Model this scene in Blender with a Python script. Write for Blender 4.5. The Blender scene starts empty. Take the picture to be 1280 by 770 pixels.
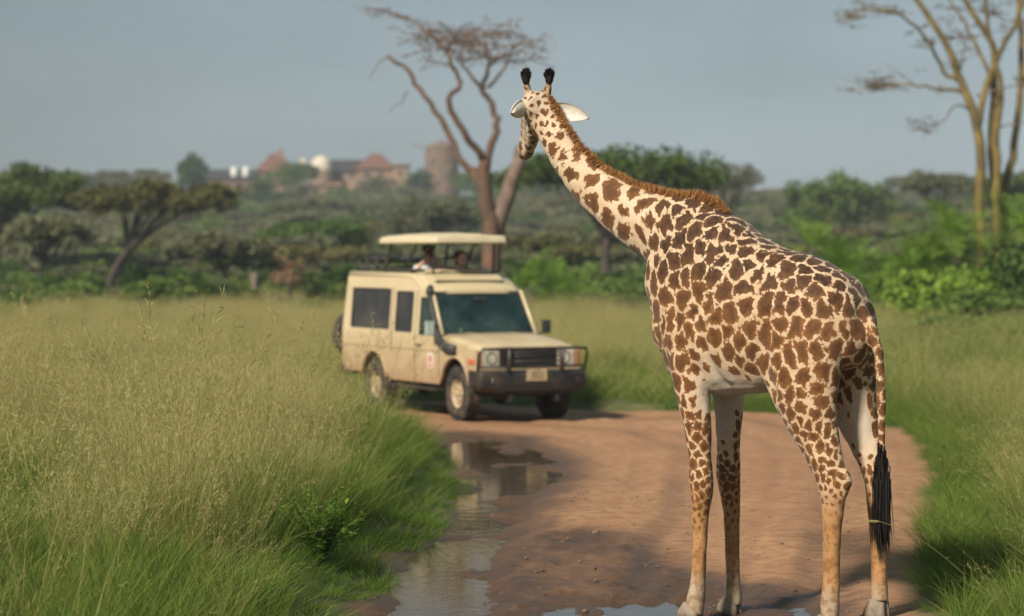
import bpy, bmesh, math, random
import numpy as np
from mathutils import Vector, Matrix, kdtree

R = math.radians
HAZE_DENS = .00050
SC = bpy.context.scene
COL = SC.collection

# ------------------------------------------------------------------ camera
FPX, CAMH, HOR = 3200.0, 2.37, 319.0          # focal length in photo pixels, eye height, horizon row
cam_d = bpy.data.cameras.new('camera')
cam = bpy.data.objects.new('camera', cam_d); COL.objects.link(cam)
cam.location = (0, 0, CAMH); cam.rotation_euler = (R(90), 0, 0)
cam_d.sensor_width = 36; cam_d.lens = 36 * FPX / 1280
cam_d.shift_y = -(385 - HOR) / 1280
cam_d.clip_start = 0.5; cam_d.clip_end = 6000
cam_d.dof.use_dof = True; cam_d.dof.focus_distance = 16.8; cam_d.dof.aperture_fstop = 1.9
cam_d.dof.aperture_blades = 0
SC.camera = cam

# ------------------------------------------------------------------ world and sun
SUN_EL, SUN_AZ = R(38), R(218)               # azimuth clockwise from +Y: the sun is behind the camera, to the left
w = bpy.data.worlds.new('World'); SC.world = w; w.use_nodes = True
nt = w.node_tree; nt.nodes.clear()
N = nt.nodes.new; L = nt.links.new
out = N('ShaderNodeOutputWorld'); bg = N('ShaderNodeBackground'); L(bg.outputs[0], out.inputs[0])
sky = N('ShaderNodeTexSky'); sky.sky_type = 'NISHITA'; sky.sun_disc = False
sky.sun_elevation = SUN_EL; sky.sun_rotation = SUN_AZ; sky.dust_density = 2.0
tc = N('ShaderNodeTexCoord')
mp = N('ShaderNodeMapping'); mp.inputs['Scale'].default_value = (2.2, 2.2, 7.0); mp.inputs['Location'].default_value = (0.35, 0, 0)
L(tc.outputs['Generated'], mp.inputs[0])
cn = N('ShaderNodeTexNoise'); cn.inputs['Scale'].default_value = 1.6; cn.inputs['Detail'].default_value = 4; cn.inputs['Roughness'].default_value = 0.45
L(mp.outputs[0], cn.inputs[0])
sx = N('ShaderNodeSeparateXYZ'); L(tc.outputs['Generated'], sx.inputs[0])
elev = N('ShaderNodeMapRange'); elev.inputs[1].default_value = 0.0; elev.inputs[2].default_value = 0.16
L(sx.outputs[2], elev.inputs[0])
er = N('ShaderNodeValToRGB'); er.color_ramp.elements[0].color = (3.55, 4.35, 4.7, 1); er.color_ramp.elements[1].color = (1.5, 2.05, 2.4, 1)
L(elev.outputs[0], er.inputs[0])
cr = N('ShaderNodeMapRange'); cr.inputs[1].default_value = 0.3; cr.inputs[2].default_value = 0.7; cr.inputs[3].default_value = 0.66; cr.inputs[4].default_value = 1.25
L(cn.outputs[0], cr.inputs[0])
cm = N('ShaderNodeVectorMath'); cm.operation = 'SCALE'; L(er.outputs[0], cm.inputs[0]); L(cr.outputs[0], cm.inputs['Scale'])
bank = N('ShaderNodeMapRange'); bank.interpolation_type = 'SMOOTHSTEP'; bank.inputs[1].default_value = -.30; bank.inputs[2].default_value = .02; bank.inputs[3].default_value = .58; bank.inputs[4].default_value = 1.06
L(sx.outputs[0], bank.inputs[0])                                                    # the rain bank hangs over the whole left side
cm2 = N('ShaderNodeVectorMath'); cm2.operation = 'SCALE'; L(cm.outputs[0], cm2.inputs[0]); L(bank.outputs[0], cm2.inputs['Scale']); cm = cm2
mx = N('ShaderNodeMix'); mx.data_type = 'RGBA'; mx.inputs[0].default_value = 0.88   # storm cloud over most of the sky
L(sky.outputs[0], mx.inputs[6]); L(cm.outputs[0], mx.inputs[7])
L(mx.outputs[2], bg.inputs[0]); bg.inputs[1].default_value = 0.1

sd = bpy.data.lights.new('sun', 'SUN'); sd.energy = 5.0; sd.angle = R(7); sd.color = (1.0, 0.9, 0.76)
sun = bpy.data.objects.new('sun', sd); COL.objects.link(sun)
SV = Vector((math.sin(SUN_AZ) * math.cos(SUN_EL), math.cos(SUN_AZ) * math.cos(SUN_EL), math.sin(SUN_EL)))
sun.rotation_euler = SV.to_track_quat('Z', 'Y').to_euler(); sun.location = SV * 60

SC.view_settings.view_transform = 'Standard'; SC.view_settings.look = 'None'
SC.view_settings.gamma = 1; SC.view_settings.use_curve_mapping = False
SC.view_settings.exposure = 0.38
SC.render.engine = 'CYCLES'
SC.cycles.use_denoising = True
SC.cycles.max_bounces = 6; SC.cycles.diffuse_bounces = 2; SC.cycles.glossy_bounces = 3
SC.cycles.transmission_bounces = 4; SC.cycles.transparent_max_bounces = 8; SC.cycles.volume_bounces = 0
SC.cycles.sample_clamp_indirect = 4.0

# ------------------------------------------------------------------ helpers
rng = np.random.default_rng(7)
random.seed(7)

def _h(ix, iy, iz):
    n = (ix * 374761393 + iy * 668265263 + iz * 1274126177) & 0xFFFFFFFF
    n = ((n ^ (n >> 13)) * 1103515245) & 0xFFFFFFFF
    n = ((n ^ (n >> 16)) * 668265263) & 0xFFFFFFFF
    return ((n ^ (n >> 15)) & 0xFFFF) / 65535.0

def noise3(x, y, z=0.0, seed=0):
    "value noise in -1..1"
    x = np.asarray(x, float); y = np.asarray(y, float); z = np.zeros_like(x) + z
    xi = np.floor(x).astype(np.int64); yi = np.floor(y).astype(np.int64); zi = np.floor(z).astype(np.int64) + seed * 57
    fx = x - np.floor(x); fy = y - np.floor(y); fz = z - np.floor(z)
    fx = fx * fx * (3 - 2 * fx); fy = fy * fy * (3 - 2 * fy); fz = fz * fz * (3 - 2 * fz)
    def c(a, b, d): return _h(xi + a, yi + b, zi + d)
    v = 0
    for a in (0, 1):
        for b in (0, 1):
            for d in (0, 1):
                v = v + c(a, b, d) * (fx if a else 1 - fx) * (fy if b else 1 - fy) * (fz if d else 1 - fz)
    return v * 2 - 1

def fbm(x, y, z=0.0, seed=0, oct=3):
    v = 0; a = 1; f = 1; t = 0
    for o in range(oct):
        v = v + a * noise3(np.asarray(x) * f, np.asarray(y) * f, np.asarray(z) * f, seed + o); t += a; a *= .5; f *= 2.1
    return v / t

def sstep(a, b, x):
    t = np.clip((x - a) / (b - a), 0, 1); return t * t * (3 - 2 * t)

def px2ground(px, py):
    Y = FPX * CAMH / (py - HOR); return ((px - 640) / FPX * Y, Y)

def px2w(px, py, Y):
    "a pixel's direction taken to a known distance"
    return Vector(((px - 640) / FPX * Y, Y, CAMH + (HOR - py) / FPX * Y))

def mesh_np(name, v, f):
    "fast mesh from arrays; f is (n,3) or (n,4)"
    me = bpy.data.meshes.new(name)
    v = np.ascontiguousarray(v, np.float32); f = np.ascontiguousarray(f, np.int32)
    k = f.shape[1]
    me.vertices.add(len(v)); me.vertices.foreach_set('co', v.ravel())
    me.loops.add(f.size); me.loops.foreach_set('vertex_index', f.ravel())
    me.polygons.add(len(f)); me.polygons.foreach_set('loop_start', np.arange(0, f.size, k, dtype=np.int32))
    me.update(calc_edges=True); me.validate()
    return me

def smooth(me, on=True):
    me.polygons.foreach_set('use_smooth', np.full(len(me.polygons), on)); me.update()

def tag(o, label=None, cat=None, group=None, kind=None):
    if label: o['label'] = label
    if cat: o['category'] = cat
    if group: o['group'] = group
    if kind: o['kind'] = kind
    return o

def link(name, me, mat=None, parent=None):
    o = bpy.data.objects.new(name, me); COL.objects.link(o)
    if mat is not None and me is not None and not me.materials: me.materials.append(mat)
    if parent is not None: o.parent = parent
    return o

def empty(name, loc=(0, 0, 0), rz=0.0, parent=None):
    o = bpy.data.objects.new(name, None); COL.objects.link(o)
    o.empty_display_size = 0.2; o.location = loc; o.rotation_euler = (0, 0, rz)
    if parent: o.parent = parent
    return o

def copy_tree(o, parent=None):
    c = o.copy(); COL.objects.link(c); c.parent = parent
    for ch in list(o.children): copy_tree(ch, c)
    return c

class MB:
    "collects shapes for one mesh"
    def __init__(s): s.v = []; s.f = []
    def add(s, vs, fs):
        b = len(s.v); s.v += [tuple(p) for p in vs]; s.f += [tuple(i + b for i in q) for q in fs]; return s
    def box(s, a, b, m=None):
        x0, y0, z0 = a; x1, y1, z1 = b
        vs = [Vector(p) for p in ((x0, y0, z0), (x1, y0, z0), (x1, y1, z0), (x0, y1, z0), (x0, y0, z1), (x1, y0, z1), (x1, y1, z1), (x0, y1, z1))]
        if m: vs = [m @ p for p in vs]
        return s.add(vs, [(3, 2, 1, 0), (4, 5, 6, 7), (0, 1, 5, 4), (1, 2, 6, 5), (2, 3, 7, 6), (3, 0, 4, 7)])
    def tube(s, pts, rad, n=10, lat=None, cap=True, pw=2.0):
        "loft of ellipses along pts; rad items are r or (lateral r, other r)"
        pts = [Vector(p) for p in pts]; vs = []; fs = []
        prev = None
        for i, p in enumerate(pts):
            t = (pts[min(i + 1, len(pts) - 1)] - pts[max(i - 1, 0)]).normalized()
            if lat is not None: a = Vector(lat)
            elif prev is not None: a = prev
            else: a = Vector((0, 0, 1)) if abs(t.z) < .9 else Vector((1, 0, 0))
            a = (a - t * a.dot(t)).normalized(); b = t.cross(a); prev = a
            r = rad[i] if isinstance(rad, (list, tuple)) else rad
            ra, rb = (r if isinstance(r, (list, tuple)) else (r, r))
            for k in range(n):
                q = 2 * math.pi * k / n
                c_, s_ = math.cos(q), math.sin(q)
                if pw != 2.0:
                    c_ = math.copysign(abs(c_) ** (2 / pw), c_); s_ = math.copysign(abs(s_) ** (2 / pw), s_)
                vs.append(p + a * (ra * c_) + b * (rb * s_))
        for i in range(len(pts) - 1):
            for k in range(n):
                k2 = (k + 1) % n
                fs.append((i * n + k, i * n + k2, (i + 1) * n + k2, (i + 1) * n + k))
        if cap:
            fs.append(tuple(range(n - 1, -1, -1))); o = (len(pts) - 1) * n; fs.append(tuple(o + k for k in range(n)))
        return s.add(vs, fs)
    def ball(s, c, r, n=12, m=8, rot=None):
        rx, ry, rz = r if isinstance(r, (tuple, list)) else (r, r, r)
        vs = []; fs = []
        for i in range(1, m):
            a = math.pi * i / m
            for k in range(n):
                q = 2 * math.pi * k / n
                p = Vector((rx * math.sin(a) * math.cos(q), ry * math.sin(a) * math.sin(q), rz * math.cos(a)))
                if rot: p = rot @ p
                vs.append(Vector(c) + p)
        top = len(vs); p = Vector((0, 0, rz)); vs.append(Vector(c) + (rot @ p if rot else p)); vs.append(Vector(c) - (rot @ p if rot else p))
        for i in range(m - 2):
            for k in range(n):
                k2 = (k + 1) % n; fs.append((i * n + k, (i + 1) * n + k, (i + 1) * n + k2, i * n + k2))
        for k in range(n):
            k2 = (k + 1) % n; fs.append((top, k, k2)); fs.append((top + 1, (m - 2) * n + k2, (m - 2) * n + k))
        return s.add(vs, fs)
    def lathe(s, prof, axis_o, axis_d, n=24, closed=False):
        "prof: (along, radius) pairs round an axis"
        d = Vector(axis_d).normalized(); a = d.orthogonal().normalized(); b = d.cross(a); vs = []; fs = []
        for (h, r) in prof:
            for k in range(n):
                q = 2 * math.pi * k / n; vs.append(Vector(axis_o) + d * h + (a * math.cos(q) + b * math.sin(q)) * r)
        m = len(prof)
        for i in range(m - 1 + (1 if closed else 0)):
            j = (i + 1) % m
            for k in range(n):
                k2 = (k + 1) % n; fs.append((i * n + k, i * n + k2, j * n + k2, j * n + k))
        return s.add(vs, fs)
    def mesh(s, name, sm=False):
        me = bpy.data.meshes.new(name); me.from_pydata([tuple(p) for p in s.v], [], s.f); me.update()
        if sm: smooth(me)
        return me
    def build(s, name, mat, parent=None, sm=False, bevel=0.0, seg=2):
        o = link(name, s.mesh(name, sm), mat, parent)
        if bevel:
            m = o.modifiers.new('bevel', 'BEVEL'); m.width = bevel; m.segments = seg; m.limit_method = 'ANGLE'; m.angle_limit = R(35)
        return o

# ------------------------------------------------------------------ materials
def mat_new(name):
    m = bpy.data.materials.new(name); m.use_nodes = True; m.node_tree.nodes.clear(); return m

class NT:
    def __init__(s, m): s.t = m.node_tree
    def n(s, typ, **kw):
        nd = s.t.nodes.new(typ)
        for k, v in kw.items():
            if hasattr(nd, k): setattr(nd, k, v)
        return nd
    def l(s, a, b): s.t.links.new(a, b)
    def noise(s, scale, detail=3, vec=None, rough=.55):
        nd = s.n('ShaderNodeTexNoise'); nd.inputs['Scale'].default_value = scale; nd.inputs['Detail'].default_value = detail; nd.inputs['Roughness'].default_value = rough
        if vec is not None: s.l(vec, nd.inputs[0])
        return nd.outputs[0]
    def ramp(s, fac, stops):
        nd = s.n('ShaderNodeValToRGB'); e = nd.color_ramp.elements
        while len(e) < len(stops): e.new(.5)
        for i, (p, c) in enumerate(stops): e[i].position = p; e[i].color = (*c, 1) if len(c) == 3 else c
        s.l(fac, nd.inputs[0]); return nd.outputs[0]
    def mix(s, fac, a, b, blend='MIX'):
        nd = s.n('ShaderNodeMix', data_type='RGBA', blend_type=blend)
        for inp, v in ((nd.inputs[0], fac), (nd.inputs[6], a), (nd.inputs[7], b)):
            if isinstance(v, (int, float)): inp.default_value = v
            elif isinstance(v, tuple): inp.default_value = (*v, 1)
            else: s.l(v, inp)
        return nd.outputs[2]
    def math(s, op, a, b=0.0, clamp=False):
        nd = s.n('ShaderNodeMath', operation=op, use_clamp=clamp)
        for inp, v in ((nd.inputs[0], a), (nd.inputs[1], b)):
            if isinstance(v, (int, float)): inp.default_value = v
            else: s.l(v, inp)
        return nd.outputs[0]
    def attr(s, name):
        nd = s.n('ShaderNodeAttribute', attribute_name=name); return nd
    def bump(s, h, strength=.4, dist=.02):
        nd = s.n('ShaderNodeBump'); nd.inputs['Strength'].default_value = strength; nd.inputs['Distance'].default_value = dist; s.l(h, nd.inputs['Height']); return nd.outputs[0]
    def obj(s): return s.n('ShaderNodeTexCoord').outputs['Object']
    def pos(s): return s.n('ShaderNodeNewGeometry').outputs['Position']
    def principled(s, col, rough=.7, normal=None, metal=0.0, spec=.5, **kw):
        b = s.n('ShaderNodeBsdfPrincipled'); o = s.n('ShaderNodeOutputMaterial')
        for k, v in (('Base Color', col), ('Roughness', rough), ('Metallic', metal), ('Specular IOR Level', spec), *kw.items()):
            if isinstance(v, (int, float)): b.inputs[k].default_value = v
            elif isinstance(v, tuple): b.inputs[k].default_value = (*v, 1)
            else: s.l(v, b.inputs[k])
        if normal is not None: s.l(normal, b.inputs['Normal'])
        s.l(b.outputs[0], o.inputs[0]); return b

def M_simple(name, c, rough=.6, var=.25, scale=6.0, metal=0.0, bump=0.0, spec=.5, dirt=None):
    "a colour broken up by noise, with optional dirt tone"
    m = mat_new(name); t = NT(m); v = t.obj()
    a = tuple(x * (1 - var) for x in c); b = tuple(min(1, x * (1 + var)) for x in c)
    nz = t.noise(scale, 5, v)
    col = t.ramp(nz, [(.3, a), (.7, b)])
    if dirt: col = t.mix(t.ramp(t.noise(scale * .6, 6, v), [(.45, (0, 0, 0)), (.7, (1, 1, 1))]), col, dirt)
    t.principled(col, rough, t.bump(t.noise(scale * 8, 4, v), bump, .01) if bump else None, metal, spec)
    return m

def M_leaf(name, c1, c2, trans=.35, per='isl', rough=.6, c3=None):
    "foliage: diffuse plus translucent, tint varied leaf by leaf and plant by plant"
    m = mat_new(name); t = NT(m)
    g = t.n('ShaderNodeNewGeometry'); oi = t.n('ShaderNodeObjectInfo')
    fac = t.math('ADD', t.math('MULTIPLY', g.outputs['Random Per Island'], .6), t.math('MULTIPLY', oi.outputs['Random'], .4))
    stops = [(.1, c1), (.9, c2)] if c3 is None else [(.1, c1), (.6, c2), (.95, c3)]
    col = t.ramp(fac, stops)
    d = t.n('ShaderNodeBsdfDiffuse'); tr = t.n('ShaderNodeBsdfTranslucent'); mxs = t.n('ShaderNodeMixShader'); o = t.n('ShaderNodeOutputMaterial')
    t.l(col, d.inputs[0]); t.l(t.mix(1.0, col, (1.0, 1.0, .72), 'MULTIPLY'), tr.inputs[0])
    mxs.inputs[0].default_value = trans; t.l(d.outputs[0], mxs.inputs[1]); t.l(tr.outputs[0], mxs.inputs[2])
    t.l(mxs.outputs[0], o.inputs[0])
    return m

# ------------------------------------------------------------------ terrain
# outlines in metres; the pixel ones come from the flat ground they lie on
ROAD = np.array([(-2.1, -40), (-2.0, 4), (-1.75, 10), (-1.38, 16.8), (-1.12, 20), (-.78, 24), (-.72, 28), (-.95, 31), (-1.8, 33), (-3.5, 35.5), (-8, 39), (-14, 42.5), (-26, 47), (-60, 56),
                 (-60, 64), (-26, 54), (-16, 49.5), (-9, 46), (-3, 42.6), (-.8, 41), (.4, 39.9), (1.4, 39), (2.6, 38.2), (4.1, 37.6), (4.95, 36.6), (5.35, 34), (5.05, 30.3), (4.45, 27), (3.6, 22), (2.75, 16.8), (2.3, 10), (2.1, 4), (2.1, -40)], float)
P1 = np.array([px2ground(*p) for p in ((428, 778), (478, 724), (520, 690), (568, 648), (560, 600), (546, 556), (575, 541), (640, 548), (692, 572), (697, 596), (664, 617), (648, 640), (626, 668), (606, 700), (612, 738), (580, 778), (560, 870), (410, 870))])
P2 = np.array([px2ground(*p) for p in ((632, 790), (655, 760), (700, 748), (800, 742), (880, 746), (980, 752), (1012, 772), (980, 820), (820, 850), (690, 850))])
MUD = np.array([px2ground(*p) for p in ((600, 700), (650, 668), (720, 660), (800, 668), (860, 705), (1000, 735), (1080, 800), (1000, 1000), (400, 1000), (380, 770), (470, 760), (590, 760))])

def sdf(poly, x, y):
    "signed distance to a polygon, negative inside"
    d = np.full(x.shape, 1e9); ins = np.zeros(x.shape, bool)
    n = len(poly)
    for i in range(n):
        ax, ay = poly[i]; bx, by = poly[(i + 1) % n]
        ex, ey = bx - ax, by - ay; wx, wy = x - ax, y - ay
        t = np.clip((wx * ex + wy * ey) / (ex * ex + ey * ey), 0, 1)
        d = np.minimum(d, (wx - ex * t) ** 2 + (wy - ey * t) ** 2)
        c = ((ay > y) != (by > y)) & (x < (bx - ax) * (y - ay) / (by - ay + 1e-12) + ax)
        ins ^= c
    d = np.sqrt(d); return np.where(ins, -d, d)

def road_d(x, y):
    return sdf(ROAD, x, y) + .24 * fbm(x * 1.1, y * .6, 0, 3) + .05 * fbm(x * 5, y * 4, 0, 4)

def line_d(pl, x, y):
    d = np.full(x.shape, 1e9)
    for (ax, ay), (bx, by) in zip(pl[:-1], pl[1:]):
        ex, ey = bx - ax, by - ay; t = np.clip(((x - ax) * ex + (y - ay) * ey) / (ex * ex + ey * ey), 0, 1)
        d = np.minimum(d, (x - ax - ex * t) ** 2 + (y - ay - ey * t) ** 2)
    return np.sqrt(d)
WATER_Z = -.045
def height(x, y, full=False):
    x = np.asarray(x, float); y = np.asarray(y, float)
    rd = road_d(x, y)
    off = sstep(-.15, .55, rd)                                        # 0 on the road, 1 off it
    left = sstep(1.0, -1.5, x) * sstep(34, 28, y)
    mid = sstep(0, 2.2, rd)
    z = off * (.10 + .10 * left) + mid * (.13 * fbm(x * .5, y * .4, 0, 11) + .12 * left + .10)
    z = z + mid * .35 * sstep(6, 16, x) * sstep(28, 60, y) * sstep(115, 80, y)             # the meadow swells on the right
    on = 1 - off
    z = z + on * (.014 * fbm(x * 2.2, y * .35, 0, 21) + .0015 * fbm(x * 9, y * 5, 0, 22))
    z = z + on * .05 * sstep(1.6, 2.6, x)                             # road rises to its right edge
    # wheel ruts and streaks that follow the bend: t runs 0 at the left edge to 1 at the right
    inr = (rd < .6) & (y > 5) & (y < 70); t_ = np.full(x.shape, .5)
    if inr.any():
        dl_ = line_d(ROAD[1:14], x[inr], y[inr]); dr_ = line_d(ROAD[14:32], x[inr], y[inr]); t_[inr] = dl_ / (dl_ + dr_ + 1e-6)
    t_ = t_ + .012 * fbm(x * .6, y * .6, 0, 23)
    rut = sum(np.exp(-((t_ - c) / w_) ** 2) * a for c, w_, a in ((.50, .028, .8), (.565, .02, .5), (.80, .030, 1.0), (.86, .018, .5), (.68, .014, .3))) * np.clip(.75 + .6 * fbm(x * .5, y * .35, 0, 24), .2, 1.2)
    streak = fbm(t_ * 26, y * .22, 0, 25)
    z = z + on * (-.040 * rut + .012 * streak)
    d1 = sdf(P1, x, y) + .14 * fbm(x * 2.6, y * 1.5, 0, 31) + .05 * fbm(x * 8, y * 5, 0, 32)
    d2 = sdf(P2, x, y) + .38 * fbm(x * 1.3, y * 4.5, 0, 33) + .07 * fbm(x * 8, y * 9, 0, 34)
    pud = np.maximum(sstep(.22, -.18, d1), .62 * sstep(.25, -.25, d2))
    z = z - pud * .10 + pud * .085 * np.maximum(0, fbm(x * 2.0, y * 1.6, 0, 35)) * 2
    mud = sstep(.25, -.35, sdf(MUD, x, y)) * on
    z = z + mud * (1 - pud * .7) * (.050 * np.abs(fbm(x * 4.0, y * 3.5, 0, 41)) + .034 * fbm(x * 11, y * 9, 0, 42) + .016 * fbm(x * 26, y * 20, 0, 43))
    hump = np.exp(-(((x - .55) / .55) ** 2 + ((y - 24) / 1.6) ** 2)) * on   # gravel hump beside the water
    z = z + hump * .05 + hump * .012 * fbm(x * 16, y * 16, 0, 44)
    # far hill with the lodge on its crest
    far = np.clip(y, 0, None)
    hill = 10.0 * sstep(165, 545, far) ** 1.1 * (1 + .10 * fbm(x * .006, y * .004, 0, 51)) + 1.6 * fbm(x * .02, y * .02, 0, 52) * sstep(130, 260, far)
    crest = np.exp(-((x + 45) / 75.0) ** 2) * (1.5 * sstep(380, 520, far) + 5.6 * sstep(478, 522, far))
    z = z + (hill + crest) * (1 - sstep(620, 1100, far) * 1.1)
    if full:
        wet = np.clip(.38 * on * np.clip(rut, 0, 1) + .14 * on * np.clip(streak, 0, 1) * 2 + np.maximum(sstep(.75, .0, np.minimum(d1, d2)), .95 * mud * (0.74 + .26 * sstep(-.4, .3, fbm(x * 1.3, y * 1.2, 0, 45)))), 0, 1)
        return z, sstep(.05, -.25, rd), wet, rd
    return z

def axis(lo, hi, step, far_lo, far_hi, g=1.12):
    a = list(np.arange(lo, hi + 1e-6, step)); s = step
    v = hi
    while v < far_hi: s = min(s * g, 45); v += s; a.append(v)
    s = step; v = lo
    while v > far_lo: s = min(s * g, 45); v -= s; a.insert(0, v)
    return np.array(a)

gx = axis(-7, 7.5, .065, -900, 900, 1.13); gy = axis(12, 46, .085, -60, 2600, 1.08)
X, Y = np.meshgrid(gx, gy)
Z, A_road, A_wet, RD = height(X, Y, True)
nx, ny = len(gx), len(gy)
V = np.stack([X.ravel(), Y.ravel(), Z.ravel()], 1)
ii, jj = np.meshgrid(np.arange(nx - 1), np.arange(ny - 1))
q = (jj * nx + ii).ravel()
F = np.stack([q, q + 1, q + 1 + nx, q + nx], 1)
fm = RD.ravel()[F].mean(1) < 0

def M_ground():
    m = mat_new('savanna_soil'); t = NT(m); p = t.pos()
    road = t.attr('road').outputs['Fac']; wet = t.attr('wet').outputs['Fac']
    n1 = t.noise(.55, 5, p); n2 = t.noise(7, 6, p, .65); n3 = t.noise(48, 4, p, .7)
    dry = t.ramp(n1, [(.3, (.31, .165, .084)), (.7, (.41, .235, .122))])
    dry = t.mix(t.ramp(n2, [(.42, (0, 0, 0)), (.62, (1, 1, 1))]), dry, (.26, .135, .068))
    vo = t.n('ShaderNodeTexVoronoi'); vo.inputs['Scale'].default_value = 26; t.l(p, vo.inputs[0])
    pebble = t.ramp(vo.outputs['Distance'], [(.10, (1, 1, 1)), (.30, (0, 0, 0))])
    pebm = t.math('MULTIPLY', pebble, t.ramp(t.noise(1.2, 4, p), [(.5, (0, 0, 0)), (.72, (1, 1, 1))]))
    dry = t.mix(pebm, dry, (.42, .28, .165))
    wetc = t.ramp(n2, [(.3, (.034, .020, .012)), (.7, (.085, .050, .029))])
    wetf = t.math('MULTIPLY', wet, t.math('ADD', .55, t.math('MULTIPLY', n2, .75)), True)
    rc = t.mix(wetf, dry, wetc)
    veg = t.ramp(t.noise(1.7, 6, p), [(.3, (.045, .062, .016)), (.55, (.085, .095, .028)), (.75, (.15, .125, .055))])
    vegfar = t.ramp(t.noise(.05, 6, p), [(.35, (.040, .058, .022)), (.6, (.075, .085, .036)), (.75, (.13, .11, .06))])
    sp = t.n('ShaderNodeSeparateXYZ'); t.l(p, sp.inputs[0])
    mr = t.n('ShaderNodeMapRange'); mr.inputs[1].default_value = 60; mr.inputs[2].default_value = 150; t.l(sp.outputs[1], mr.inputs[0])
    veg = t.mix(mr.outputs[0], veg, vegfar)
    col = t.mix(road, veg, rc)
    rough = t.n('ShaderNodeMapRange'); rough.inputs[3].default_value = .95; rough.inputs[4].default_value = .42; t.l(wetf, rough.inputs[0])
    hgt = t.math('ADD', t.math('MULTIPLY', n2, .30), t.math('ADD', t.math('MULTIPLY', n3, .55), t.math('MULTIPLY', pebm, .8)))
    t.principled(col, rough.outputs[0], t.bump(hgt, .8, .016), spec=.35)
    return m
MG = M_ground()

def sub_sheet(name, mask):
    f = F[mask]; used = np.unique(f); remap = np.full(len(V), -1, np.int64); remap[used] = np.arange(len(used))
    me = mesh_np(name, V[used], remap[f])
    for an, arr in (('road', A_road), ('wet', A_wet)):
        a = me.attributes.new(an, 'FLOAT', 'POINT'); a.data.foreach_set('value', arr.ravel()[used].astype(np.float32))
    smooth(me); return tag(link(name, me, MG), kind='structure')
tag(sub_sheet('ground', ~fm), 'green savanna ground rising to a low bushy hill', 'ground')
tag(sub_sheet('dirt_road', fm), 'reddish brown dirt track bending left past the vehicle', 'road')

def M_water():
    m = mat_new('muddy_water'); t = NT(m); p = t.pos()
    n = t.noise(5, 3, p)
    t.principled(t.ramp(n, [(.3, (.050, .036, .022)), (.7, (.085, .062, .038))]), .045, t.bump(t.noise(7, 4, p), .16, .012), spec=.55, IOR=1.33)
    return m
MW = M_water()
def water_sheet(poly, label, wz):
    lo = poly.min(0) - .5; hi = poly.max(0) + .5
    xs = np.arange(lo[0], hi[0], .12); ys = np.arange(max(lo[1], 8), hi[1], .16)
    gx_, gy_ = np.meshgrid(xs, ys); n_ = len(xs)
    a, b = np.meshgrid(np.arange(n_ - 1), np.arange(len(ys) - 1)); q_ = (b * n_ + a).ravel()
    f = np.stack([q_, q_ + 1, q_ + 1 + n_, q_ + n_], 1)
    s_ = sdf(poly, gx_.ravel(), gy_.ravel())
    keep = (s_[f].min(1) < .4) & (road_d(gx_.ravel(), gy_.ravel())[f].max(1) < .35)
    f = f[keep]; used = np.unique(f); rm = np.full(gx_.size, -1); rm[used] = np.arange(len(used))
    v = np.stack([gx_.ravel(), gy_.ravel(), np.full(gx_.size, wz)], 1)[used]
    tag(link('puddle', mesh_np('puddle', v, rm[f]), MW), label, 'puddle', kind='structure')
water_sheet(P1, 'long muddy puddle lying along the grassy edge of the track', WATER_Z)
water_sheet(P2, 'shallow puddle on the track round the front hooves of the giraffe', WATER_Z + .006)

def ground_z(x, y): return float(height(np.array([x]), np.array([y]))[0])

# ------------------------------------------------------------------ grass
def blades(n, hmin, hmax, wid, spread, lean, droop, segs=3, head=None, seed=0):
    "one tuft: arching tapering blades; head adds a loose seed panicle"
    r = np.random.default_rng(seed); vs = []; fs = []; mi = []
    for i in range(n):
        a = r.uniform(0, 2 * math.pi); rr = spread * math.sqrt(r.uniform()); h = r.uniform(hmin, hmax)
        base = np.array([rr * math.cos(a), rr * math.sin(a), -.03])
        d = a + r.normal(0, .7); ln = abs(r.normal(lean, lean * .5)); dr = droop * r.uniform(.3, 1.4)
        out_ = np.array([math.cos(d), math.sin(d), 0]); sw = r.uniform(0, math.pi); side = np.array([math.cos(sw), math.sin(sw), 0])
        b0 = len(vs); wd = wid * r.uniform(.7, 1.3)
        for k in range(segs + 1):
            u = k / segs
            p = base + np.array([0, 0, 1]) * h * (u - .35 * dr * u * u) + out_ * h * (ln * u + dr * u ** 2.2)
            if k < segs:
                w_ = wd * (1 - u * .75) * .5
                vs += [p - side * w_, p + side * w_]
            else: vs.append(p)
        for k in range(segs - 1): fs.append((b0 + 2 * k, b0 + 2 * k + 1, b0 + 2 * k + 3, b0 + 2 * k + 2)); mi.append(0)
        k = segs - 1; fs.append((b0 + 2 * k, b0 + 2 * k + 1, b0 + 2 * k + 2)); mi.append(0)
        if head and r.uniform() < head[0]:
            L_ = head[1] * r.uniform(.7, 1.3)
            tip = vs[-1]; prev = (vs[-2] + vs[-3]) / 2; ax = (tip - prev) / np.linalg.norm(tip - prev)
            for j in range(head[2]):
                u = r.uniform(); c = tip - ax * L_ * u
                dv = r.normal(0, 1, 3); dv = dv / np.linalg.norm(dv); dv = dv * .8 + ax * .9; dv /= np.linalg.norm(dv)
                ll = L_ * r.uniform(.12, .3) * (1.1 - .6 * (1 - u)); sd_ = np.cross(dv, r.normal(0, 1, 3)); sd_ /= np.linalg.norm(sd_)
                b1 = len(vs); vs += [c, c + dv * ll * .6 + sd_ * head[3], c + dv * ll, c + dv * ll * .6 - sd_ * head[3]]
                fs.append((b1, b1 + 1, b1 + 2, b1 + 3)); mi.append(1)
    me = bpy.data.meshes.new('tuft'); me.from_pydata([tuple(v) for v in vs], [], fs)
    me.polygons.foreach_set('material_index', mi); me.update(); return me

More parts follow.
